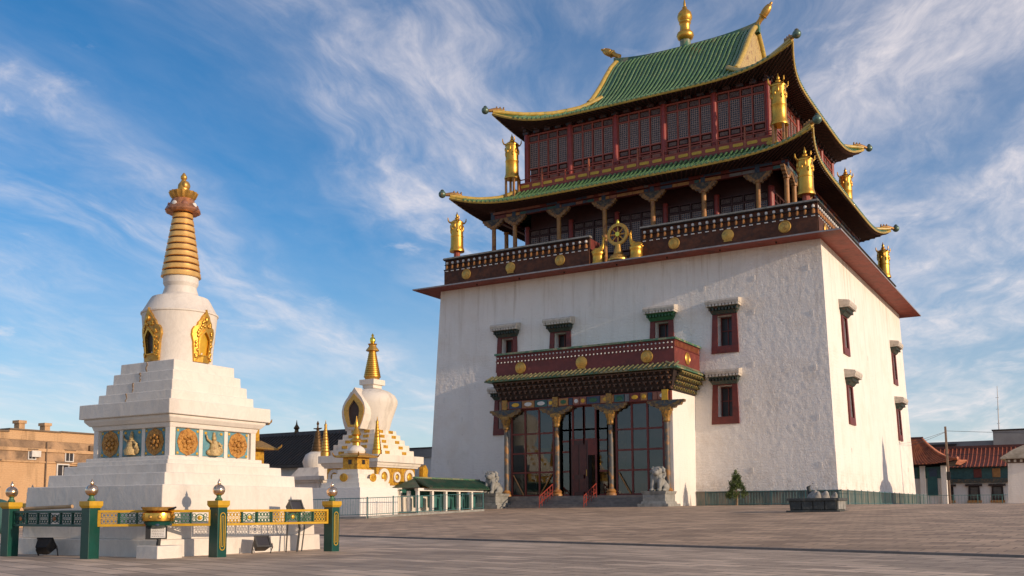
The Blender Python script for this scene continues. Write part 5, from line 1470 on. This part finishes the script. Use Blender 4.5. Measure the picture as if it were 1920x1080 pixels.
for a, b, nm in ((p0, p1, 1), (p1, p2, 2)):
    d = Vector((b[0] - a[0], b[1] - a[1], 0)); L = d.length
    q = MB().add([(0, -0.12, -0.3), (L, -0.12, gz(*b) - gz(*a) - 0.3), (L, 0.12, gz(*b) - gz(*a) - 0.3), (0, 0.12, -0.3), (0, -0.12, 0.14), (L, -0.12, gz(*b) - gz(*a) + 0.14), (L, 0.12, gz(*b) - gz(*a) + 0.14), (0, 0.12, 0.14)],
        [(3, 2, 1, 0), (4, 5, 6, 7), (0, 1, 5, 4), (1, 2, 6, 5), (2, 3, 7, 6), (3, 0, 4, 7)]).build('fence_kerb', stone, loc=(a[0], a[1], gz(*a)))
    q.rotation_euler = (0, 0, math.atan2(d.y, d.x)); struct(q)

# ------------------------------------------------------------------ green-roofed prayer-wheel arcade
KI = thing('prayer_arcade', 'low arcade of white posts under a green tiled roof beside the temple', 'arcade', (-7.98, -16.2, -0.42), R(90))
Lk = 9.0
arc_green = M('dull_green_tile', (0.025, 0.075, 0.045), 0.5, 0, 0.4, 1.5, (0.09, 0.09, 0.06), (0.5, 0.7), 1.2)
MB().box(-0.4, Lk + 0.2, -0.2, 1.9, -0.5, 0.12).build('floor_slab', stone, KI)
MB().box(0, Lk, 1.5, 1.7, 0.1, 1.75).build('back_wall', M('green_plank_wall', (0.02, 0.11, 0.09), 0.5, 0, 0.3, 3), KI)
for i in range(6):
    x = i * Lk / 5
    MB().box(-0.11, 0.11, -0.11, 0.11, 0.1, 1.62).build('post', stucco_plain, KI, loc=(x, 0, 0))
    if i < 5:
        MB().lathe([(0.05, 0.3), (0.36, 0.36), (0.38, 1.2), (0.05, 1.28)], 16).build('prayer_wheel', M('teal_drum', (0.03, 0.14, 0.12), 0.45, 0, 0.3, 4), KI, 40, loc=(x + Lk / 10, 0.6, 0.05))
MB().box(-0.15, Lk + 0.15, -0.16, 0.16, 1.62, 1.82).build('beam', stucco_plain, KI)
rf_ = MB().extr([(-0.65, 1.80), (-0.65, 1.88), (0.75, 2.55), (2.0, 1.95), (2.0, 1.85), (0.75, 2.42)], 0.55, Lk + 0.6, 'yz').build('roof', arc_green, KI)
krow = MB().tube([(0, -0.68, 1.90), (0, 0.75, 2.58)], 0.06, 5).mesh('tile_row', arc_green, 60)
for i in range(34): place(krow, 'tile_row', rf_, (0.6 + i * (Lk - 0.1) / 33, 0, 0))
MB().tube([(0.55, 0.75, 2.6), (Lk + 0.6, 0.75, 2.6)], 0.1, 6).build('ridge', green_worn, KI)
MB().add([(-0.62, -0.66, 1.84), (-0.62, 2.0, 1.84), (0.6, 0.75, 2.56)], [(0, 2, 1)]).build('hip_end', arc_green, KI)
for y_ in (0.8, 1.6): MB().box(-0.11, 0.11, -0.11, 0.11, 0.1, 1.62).build('post', stucco_plain, KI, loc=(0, y_, 0))
# dark shrubs by the left lion
random.seed(15)
def bush(label, x, y, w, h, n, mat, z=0.0, cat='shrub'):
    t = thing('leafy_shrub', label, cat, (x, y, z))
    for i in range(5):
        a = i * 1.3
        MB().tube([(0, 0, -0.1), (math.cos(a) * w * 0.25, math.sin(a) * w * 0.25, h * 0.6)], [0.04, 0.015], 5).build('stem', MATS['pale_bark'], t)
    m = MB()
    for i in range(n):
        p = Vector((random.gauss(0, 0.45) * w, random.gauss(0, 0.45) * w, h * (0.25 + 0.7 * random.random() ** 0.8)))
        d = Vector((random.uniform(-1, 1), random.uniform(-1, 1), random.uniform(-0.3, 1))).normalized()
        sd = d.cross(Vector((random.uniform(-1, 1), random.uniform(-1, 1), 0.3))).normalized() * 0.05
        m.add([p - sd, p + sd, p + d * 0.2 + sd * 0.5, p + d * 0.2 - sd * 0.5], [(0, 1, 2, 3)])
    stuff(m.build('foliage', mat, t))
bush('dark leafy shrub at the foot of the temple left of the stone lion', -10.2, -4.2, 0.55, 2.2, 900, M('dark_leaf', (0.03, 0.05, 0.022), 0.7, 0, 0.4, 4))

# ------------------------------------------------------------------ small dark stupa, gilt pagoda and hall behind
DS = thing('grey_stupa', 'small shaded grey stupa with a dark spire between the two white stupas', 'stupa', (-22.0, -11.3, -0.2))
for nm, pr3 in (('base_block', [(2.2, -0.5), (2.15, 1.3)]), ('base_step', [(1.75, 1.28), (1.7, 2.3)]), ('moulding', [(1.85, 2.3), (1.9, 2.5)]), ('cornice_slab', [(2.05, 2.5), (2.05, 2.85)]), ('terrace', [(1.6, 2.83), (1.1, 3.6)])):
    MB().sq(pr3).build(nm, marble_old, DS, bevel=0.02)
MB().lathe([(1.1, 3.55), (1.25, 4.1), (1.0, 4.7), (0.6, 4.95)], 24).build('dome', marble_old, DS, 40)
brz = M('tarnished_bronze', (0.13, 0.075, 0.03), 0.5, 0.7, 0.4, 4)
ringed(DS, 4.9, 6.7, 0.55, 0.2, 7, brz, brz)
MB().lathe([(0.1, 6.65), (0.12, 6.85), (0.3, 6.9), (0.1, 6.95), (0.06, 7.2), (0.12, 7.35), (0.02, 7.6)], 12).build('finial', brz, DS, 40)
MB().tube([(-0.45, 0, 6.95), (0.45, 0, 6.95)], 0.05, 6).build('cross_arm', brz, DS)
PG = thing('gilt_pagoda', 'small gilt tiered pagoda partly hidden behind the near stupa', 'pagoda', (-28.8, -12.6, 0))
for z, a in ((0, 2.2), (3.4, 1.6), (5.6, 1.1)):
    MB().sq([(a * 0.6, z), (a * 0.6, z + 2.0)]).build('tier_body', gf, PG)
    MB().sq([(a * 1.15, z + 1.7), (a * 1.1, z + 1.85), (a * 0.5, z + 2.5)]).build('tier_roof', M('dark_grey_tile', (0.068, 0.054, 0.045), 0.75, 0, 0.4, 2, (0.12, 0.075, 0.055), (0.55, 0.7), 1.2) if z > 5 else gold_old, PG)
    for i in range(4):
        a_ = math.pi / 4 + i * math.pi / 2
        MB().tube([(a * 1.5 * math.cos(a_), a * 1.5 * math.sin(a_), z + 1.75), (a * 1.75 * math.cos(a_), a * 1.75 * math.sin(a_), z + 2.0), (a * 1.8 * math.cos(a_), a * 1.8 * math.sin(a_), z + 2.2)], [0.1, 0.09, 0.04], 6).build('eave_horn', gold_old, PG)
MB().lathe([(0.25, 8.0), (0.15, 8.4), (0.35, 8.6), (0.12, 9.0), (0.03, 9.5)], 12).build('finial', brz, PG, 40)
HL = thing('dark_roofed_hall', 'long white hall with a dark grey roof behind the stupas', 'hall', (-36, 3.5, 0))
MB().box(-11, 4.5, -0.2, 9, -0.5, 4.4).build('wall', stucco_plain, HL)
dk = MATS['dark_grey_tile']
hr = MB().extr([(-1.4, 4.3), (-1.4, 4.55), (4.2, 8.2), (9.8, 4.55), (9.8, 4.3)], -12, 5.3, 'yz').build('roof', dk, HL)
hrow = MB().tube([(0, -1.45, 4.6), (0, 4.2, 8.27)], 0.09, 5).mesh('tile_row', dk, 60)
for i in range(36): place(hrow, 'tile_row', hr, (-11.8 + i * 17.0 / 35, 0, 0))
MB().box(-12.1, 5.4, 4.0, 4.4, 8.1, 8.55).build('ridge', M('weathered_ridge', (0.07, 0.065, 0.065), 0.7, 0, 0.4, 3, (0.25, 0.08, 0.06), (0.62, 0.7), 2), HL)
for x in (-6, 2.2):
    MB().lathe([(0.3, 8.4), (0.2, 8.8), (0.35, 9.0), (0.1, 9.4), (0.02, 9.9)], 10).build('ridge_finial', brz, HL, 40, loc=(x, 4.2, 0))
for x in (-8, -4, 0): MB().box(-0.6, 0.6, -0.28, -0.15, 1.2, 3.2).build('window', pane_dark, HL, loc=(x, 0, 0))

# ------------------------------------------------------------------ old brick block at far left
brick = stucco_mat('ochre_brick', (0.56, 0.355, 0.19), 0.25, 0.6, 0.5, 2.0, 0.12)
OB = thing('old_brick_building', 'old ochre brick building with a crumbling parapet at the left edge', 'building', (-31, -26, 0))
MB().box(-12, 0, -22, 14, -2.5, 4.95).build('wall', brick, OB)
MB().box(-12.1, 0.14, -22.1, 14.1, 4.15, 4.38).build('string_course', brick, OB)
MB().box(-12.1, 0.12, -22.1, 14.1, 3.35, 3.46).build('string_course', brick, OB)
cop_m = M('dark_coping', (0.17, 0.12, 0.08), 0.8, 0, 0.3, 3)
random.seed(31)
yy = -22.0
while yy < 14:
    w_ = random.uniform(1.6, 4.2); w_ = min(w_, 14 - yy); h_ = random.uniform(-0.12, 0.16)
    MB().box(-1.0, 0.05 + random.uniform(-0.03, 0.03), yy, yy + w_ - 0.01, 4.95, 5.5 + h_).build('parapet', brick, OB)
    if random.random() < 0.8: MB().box(-1.05, 0.18, yy - 0.02, yy + w_ - 0.03, 5.5 + h_, 5.6 + h_).build('coping', cop_m, OB)
    yy += w_
grime = M('sooty_brick_band', (0.24, 0.16, 0.10), 0.9, 0, 0.45, 1.2, (0.44, 0.28, 0.16), (0.45, 0.62), 0.7, 0.6, 7, 0.05)
MB().box(-1, 0.02, -22.0, 14.0, 3.47, 4.94).build('sooty_band', grime, OB)
for y_, z_ in ((-0.6, 4.6), (1.8, 3.9), (4.0, 4.5)): MB().box(0.0, 0.25, -0.3, 0.3, -0.2, 0.2).build('vent_box', cop_m, OB, loc=(0.02, y_, z_))
MB().box(0.02, 0.3, -0.35, 0.35, 0, 0.45).build('air_conditioner', p_white, OB, loc=(0, -5.3, 3.75))
chm = MB().box(-0.3, 0.3, -0.2, 0.2, 0, 0.75).box(-0.38, 0.38, -0.28, 0.28, 0.75, 0.95).mesh('chimney', brick)
for y, s in ((-6.2, 1.1), (-4.2, 1.05), (2.6, 0.8), (4.1, 0.9), (5.2, 0.6), (8.0, 0.8)): place(chm, 'chimney', OB, (-0.5, y, 5.3), scale=(1, s, s))
wf = MB().ring([(-0.55, 0), (0.55, 0), (0.55, 1.1), (-0.55, 1.1)], [(-0.45, 0.1), (0.45, 0.1), (0.45, 1.0), (-0.45, 1.0)], 0.0, 0.09, 'yz')
wf = MB()
wf.ring([(-0.52, 0), (0.52, 0), (0.52, 1.15), (-0.52, 1.15)], [(-0.42, 0.1), (0.42, 0.1), (0.42, 1.05), (-0.42, 1.05)], 0.0, 0.10, 'yz').box(0.0, 0.08, -0.03, 0.03, 0.1, 1.05)
wfm = wf.mesh('window', p_white); wfp = MB().box(0.005, 0.03, -0.42, 0.42, 0.1, 1.05).mesh('pane', pane_dark); wfl = MB().box(0, 0.2, -0.65, 0.65, 1.2, 1.3).mesh('lintel', MATS['dark_coping'])
for y, z, s in ((-8.5, 2.2, 1), (-5.5, 3.55, 0.6), (-3.0, 2.2, 1.0), (-2.5, 3.5, 0.7), (0.1, 2.4, 0.9), (2.4, 3.45, 0.7), (2.6, 2.1, 0.9), (-3.0, 0.3, 1), (0.1, 0.4, 0.9), (-8.5, 0.3, 1), (5.6, 2.2, 1), (8.2, 2.2, 1)):
    w_ = place(wfm, 'window', OB, (0, y, z), scale=(1, s, s)); place(wfp, 'pane', w_); place(wfl, 'lintel', w_)
for y in (-4.4, 3.2): MB().tube([(0.12, y, -1), (0.12, y, 4.9)], 0.05, 6).build('drainpipe', MATS['dark_coping'], OB)
MB().tube([(0.1, -3.2, 3.2), (0.1, 6.0, 3.05)], 0.025, 5).build('cable', iron_black, OB)
tag(blob('covered_mound', M('dark_teal_cloth', (0.03, 0.10, 0.09), 0.7, 0, 0.3, 3), None, [('e', (0, 0, 0.5), (0.9, 0.8, 0.9)), ('e', (0.3, 0, 0.2), (0.7, 0.7, 0.6))], 0.1, loc=(-13.2, -45.0, -0.9)), 'rounded dark green covered mound at the left edge of the picture', 'mound')

# ------------------------------------------------------------------ right background
SR = thing('corner_shrine', 'plain white shrine block with a stepped roof and gilt spire at the right edge', 'shrine', (31.2, 19.2, 0))
MB().sq([(2.75, -0.3), (2.6, 3.4)]).build('block', stucco_plain, SR)
MB().sq([(2.68, 3.4), (2.68, 3.75)]).build('frieze', M('dark_brown_dentil', (0.10, 0.06, 0.04), 0.7, 0, 0.4, 6), SR)
den = MB().box(-0.09, 0.09, -0.06, 0.06, 3.48, 3.68).mesh('dentil', hood_white)
for k in (0, 1, 3):
    rz = k * math.pi / 2; c, s = math.cos(rz), math.sin(rz)
    for i in range(12):
        u = -2.5 + 5.0 * i / 11
        place(den, 'dentil', SR, (c * u + s * 2.70, s * u - c * 2.70, 0), rz)
MB().sq([(3.15, 3.75), (3.1, 3.88), (2.2, 4.55), (1.3, 5.0), (0.9, 5.05)]).build('roof', M('lichen_grey_roof', (0.33, 0.29, 0.23), 0.85, 0, 0.3, 2, (0.2, 0.17, 0.12), (0.5, 0.7), 1.5, 0.3, 12), SR)
ringed(SR, 5.0, 8.6, 1.3, 0.4, 9, gold_paint, gold_old)
MB().lathe([(0.3, 8.15), (0.5, 8.3), (0.2, 8.7), (0.03, 9.4)], 14).build('finial', gold, SR, 40)
for i in range(4):
    a_ = math.pi / 4 + i * math.pi / 2
    MB().tube([(1.5 * math.cos(a_), 1.5 * math.sin(a_), 5.0), (1.3 * math.cos(a_), 1.3 * math.sin(a_), 6.3), (1.5 * math.cos(a_), 1.5 * math.sin(a_), 6.9)], [0.16, 0.1, 0.04], 6).build('roof_horn', brz, SR)

terra = M('terracotta_tile', (0.30, 0.075, 0.035), 0.6, 0, 0.35, 2.0, (0.14, 0.035, 0.02), (0.5, 0.7), 1.2)
def tiled_roof(parent, x0, x1, y0, y1, ze, zr, mat, n, ov=0.8, sag=0.35):
    ym = (y0 + y1) / 2
    def prof(t): return lerp(y0 - ov, ym, t), lerp(ze, zr, t) - sag * math.sin(math.pi * t)
    pts = [prof(i / 8) for i in range(9)]
    g_ = MB()
    for sgn in (0, 1):
        P = [(q if not sgn else 2 * ym - q, z) for q, z in pts]
        g_.add([(x, y, z) for y, z in P for x in (x0 - ov, x1 + ov)], [((2 * i, 2 * i + 1, 2 * i + 3, 2 * i + 2) if not sgn else (2 * i + 2, 2 * i + 3, 2 * i + 1, 2 * i)) for i in range(8)])
    r = g_.build('roof', mat, parent, 60)
    row = MB().tube([(0, y, z + 0.05) for y, z in pts], 0.09, 5).ell((0, pts[0][0], pts[0][1] + 0.03), (0.12, 0.06, 0.12), 8, 5).mesh('tile_row', mat, 60)
    for i in range(n): place(row, 'tile_row', r, (lerp(x0 - ov + 0.1, x1 + ov - 0.1, i / (n - 1)), 0, 0))
    MB().box(x0 - ov, x1 + ov, ym - 0.18, ym + 0.18, zr - 0.1, zr + 0.3).build('ridge', M('dark_ridge_tile', (0.12, 0.04, 0.03), 0.6, 0, 0.3, 3), parent)
    MB().box(x0 - ov + 0.05, x1 + ov - 0.05, y0 - ov + 0.05, y0 - ov + 0.2, ze - 0.14, ze - 0.02).build('eave_board', dark_wood, parent)
    return r
LH = thing('red_roofed_hall', 'long white hall with red tiled roof and painted frieze on the right', 'hall', (27, 60, 0))
MB().box(-12, 18, 0, 8, -0.5, 2.95).build('wall', stucco_plain, LH)
MB().box(-12.05, 18.05, -0.05, 8.05, 2.95, 4.9).build('frieze_wall', p_teal, LH)
MB().box(-12.1, 18.1, -0.35, 8.1, 2.75, 3.25).build('painted_cornice', M('dark_painted_cornice', (0.05, 0.06, 0.05), 0.6, 0, 0.6, 6, (0.16, 0.10, 0.05), (0.5, 0.6), 5), LH)
for i in range(14):
    MB().box(-0.45, 0.45, -0.12, 0.0, 3.4, 4.5).build('painted_panel', (gold_wood, p_blue, p_teal, dark_red)[i % 4], LH, loc=(-11 + 2.1 * i, 0, 0))
tiled_roof(LH, -12, 18, 0, 8, 4.75, 7.3, terra, 66)
whood = MB().box(-0.95, 0.95, -0.4, 0.05, 2.35, 2.6).mesh('hood', dark_wood); wfr = MB().ring([(-0.7, 0.6), (0.7, 0.6), (0.62, 2.35), (-0.62, 2.35)], [(-0.42, 0.85), (0.42, 0.85), (0.42, 2.2), (-0.42, 2.2)], -0.12, 0.02).mesh('window', dark_wood); wpn = MB().box(-0.45, 0.45, -0.03, 0.02, 0.85, 2.2).mesh('pane', pane_dark)
wsl = MB().box(-0.8, 0.8, -0.25, 0.05, 0.3, 0.6).mesh('sill', gold_wood)
for x in (-8.2, -5.2, -2.6, 1.0, 4.6, 8.2):
    w_ = place(wfr, 'window', LH, (x, -0.05, 0)); place(wpn, 'pane', w_); place(whood, 'hood', w_); place(wsl, 'sill', w_)
GP = thing('gate_pavilion', 'small white gate pavilion with an orange tiled upswept roof beside the temple', 'pavilion', (17.0, 44.5, 0))
MB().box(-4.5, 3.1, 0, 5, -0.4, 3.2).build('wall', stucco_plain, GP)
MB().box(-4.6, 3.0, -0.12, 5, 3.0, 4.3).build('painted_frieze', p_teal, GP)
for i in range(6): MB().box(-0.4, 0.4, -0.25, -0.1, 3.2, 4.1).build('painted_panel', (gold_wood, p_green, p_blue)[i % 3], GP, loc=(-3.8 + i * 1.2, 0, 0))
for x in (3.3, 1.1): MB().box(-0.28, 0.28, -0.4, 0.16, -0.2, 4.4).build('pillar', stucco_plain, GP, loc=(x, 0, 0))
MB().box(1.55, 2.6, -0.2, -0.1, 1.1, 3.9).build('hanging_cloth', M('teal_canvas', (0.025, 0.10, 0.10), 0.7, 0, 0.3, 2), GP)
MB().lathe([(0.01, 0), (0.9, 0.01), (0.9, 0.1)], 20).xf(Matrix.Translation((-0.9, -0.1, 1.6)) @ Matrix.Rotation(R(90), 4, 'X')).build('round_opening', pane_black, GP)
def up_roof(parent, hx, hy, cx, cy, ze, zr, lift, mat):
    P = Roof(); 
    def fn(s, t, k):
        a = lerp(hx, 1.6, t) if k % 2 == 0 else lerp(hy, 0.2, t)
        b_ = lerp(hy, 0.2, t) if k % 2 == 0 else lerp(hx, 1.6, t)
        q = (1 - t) ** 2 * abs(s) ** 5
        z = lerp(ze, zr, t ** 1.6) + lift * q
        x, y = s * (a + 0.5 * q), -(b_ + 0.5 * q)
        for _ in range(k): x, y = -y, x
        return Vector((cx + x, cy + y, z))
    for k in range(4):
        MB().grid(lambda u, t: fn(2 * u - 1, t, k), 20, 8).build('roof_slope', mat, parent, 60)
        MB().tube([fn(1, i / 10, k) + Vector((0, 0, 0.1)) for i in range(11)], 0.15, 7).build('hip_ridge', mat, parent, 60)
        m = MB()
        L_ = hx if k % 2 == 0 else hy
        n_ = int(2 * L_ / 0.36)
        for i in range(n_):
            s_ = -1 + 2 * (i + 0.5) / n_
            m.tube([fn(s_, j / 6, k) + Vector((0, 0, 0.04)) for j in range(7)], 0.075, 5)
        stuff(m.build('tile_rows', mat, parent, 60))
        so_ = MB().grid(lambda u, t: fn(2 * u - 1, 0, k) * (1 - t) + Vector((cx, cy, ze - 0.1)) * t - Vector((0, 0, 0.12)), 20, 2)
        so_.build('roof_soffit', dark_wood, parent)
    MB().box(cx - 1.7, cx + 1.7, cy - 0.15, cy + 0.15, zr - 0.05, zr + 0.35).build('ridge', MATS['dark_ridge_tile'], parent)
up_roof(GP, 5.2, 3.6, -0.7, 2.2, 4.55, 7.5, 0.5, M('orange_terracotta', (0.42, 0.13, 0.05), 0.6, 0, 0.3, 2, (0.22, 0.06, 0.03), (0.5, 0.7), 1.5))
CB = thing('concrete_building', 'plain pale concrete block rising behind the red-roofed hall', 'building', (26, 92, 0))
cnc = M('pale_concrete', (0.33, 0.30, 0.27), 0.85, 0, 0.15, 0.6, None, bmp=0.2, bscale=6)
MB().box(-16, -4.2, 0, 12, -0.5, 9.9).build('low_wing', M('grey_concrete', (0.21, 0.205, 0.205), 0.85, 0, 0.15, 0.6), CB)
MB().box(-4.2, 16, -0.5, 12, -0.5, 11.3).build('tall_wing', cnc, CB)
MB().box(-4.35, 16, -0.6, 12, 11.3, 11.5).build('roof_edge', dark_wood, CB)
MB().box(-13.2, -9.6, -0.12, 0.02, 8.2, 9.3).build('window', pane_dark, CB)
MB().box(-13.4, -9.4, -0.3, 0.05, 9.3, 9.55).build('lintel', dark_wood, CB)
WP = thing('utility_pole', 'tall wooden utility pole with wires right of the temple', 'pole', (22.6, 28.9, 0))
MB().tube([(0, 0, -0.3), (-0.05, 0, 4), (-0.1, 0, 7.6)], [0.13, 0.115, 0.10], 8).build('shaft', M('grey_brown_wood', (0.16, 0.11, 0.08), 0.8, 0, 0.3, 4), WP)
MB().tube([(-0.1, -0.4, 7.2), (-0.1, 0.4, 7.2)], 0.05, 6).build('cross_arm', MATS['grey_brown_wood'], WP)
MB().box(-0.18, 0.18, -0.25, -0.1, 2.4, 3.2).build('junction_box', iron_black, WP)
def wire(label, a, b, sag):
    a, b = Vector(a), Vector(b)
    pts = [a.lerp(b, i / 12) - Vector((0, 0, sag * 4 * (i / 12) * (1 - i / 12))) for i in range(13)]
    tag(MB().tube([p - a for p in pts], 0.018, 4).build('overhead_wire', iron_black, loc=a), label, 'wire', 'overhead wires at the utility pole')
wire('upper overhead wire from the utility pole to the right', (22.5, 29.3, 7.2), (60, 60, 7.6), 0.4)
wire('lower overhead wire from the utility pole to the right', (22.5, 28.5, 4.9), (60, 58, 5.4), 0.4)
wire('upper overhead wire from the utility pole towards the temple', (22.5, 29.3, 7.15), (10, 60, 7.4), 0.3)
wire('lower overhead wire from the utility pole towards the temple', (22.5, 28.5, 7.0), (9, 58, 6.6), 0.5)
AN = thing('antenna_mast', 'thin white antenna mast rising behind the concrete building', 'antenna', (21.1, 113, 0))
MB().tube([(0, 0, 0), (0, 0, 12), (0.1, 0, 20.5)], [0.14, 0.12, 0.05], 6).build('mast', p_white, AN)
for z in (14, 16.5, 18.5): MB().tube([(-0.25, 0, z), (0.25, 0, z)], 0.04, 5).build('rung', p_white, AN)
# distant block behind the left of the temple
FB = thing('far_grey_block', 'small grey roofed building behind the domed stupa by the temple edge', 'building', (-30.5, 14.5, 0))
MB().box(-3.5, 4, 0, 5, -0.3, 5.6).build('wall', stucco_plain, FB)
MB().box(-3.7, 4.2, -0.2, 5.2, 5.6, 6.6).build('parapet', cnc, FB)
MB().box(-3.8, 4.3, -0.3, 5.3, 6.6, 6.72).build('roof_edge', dark_wood, FB)
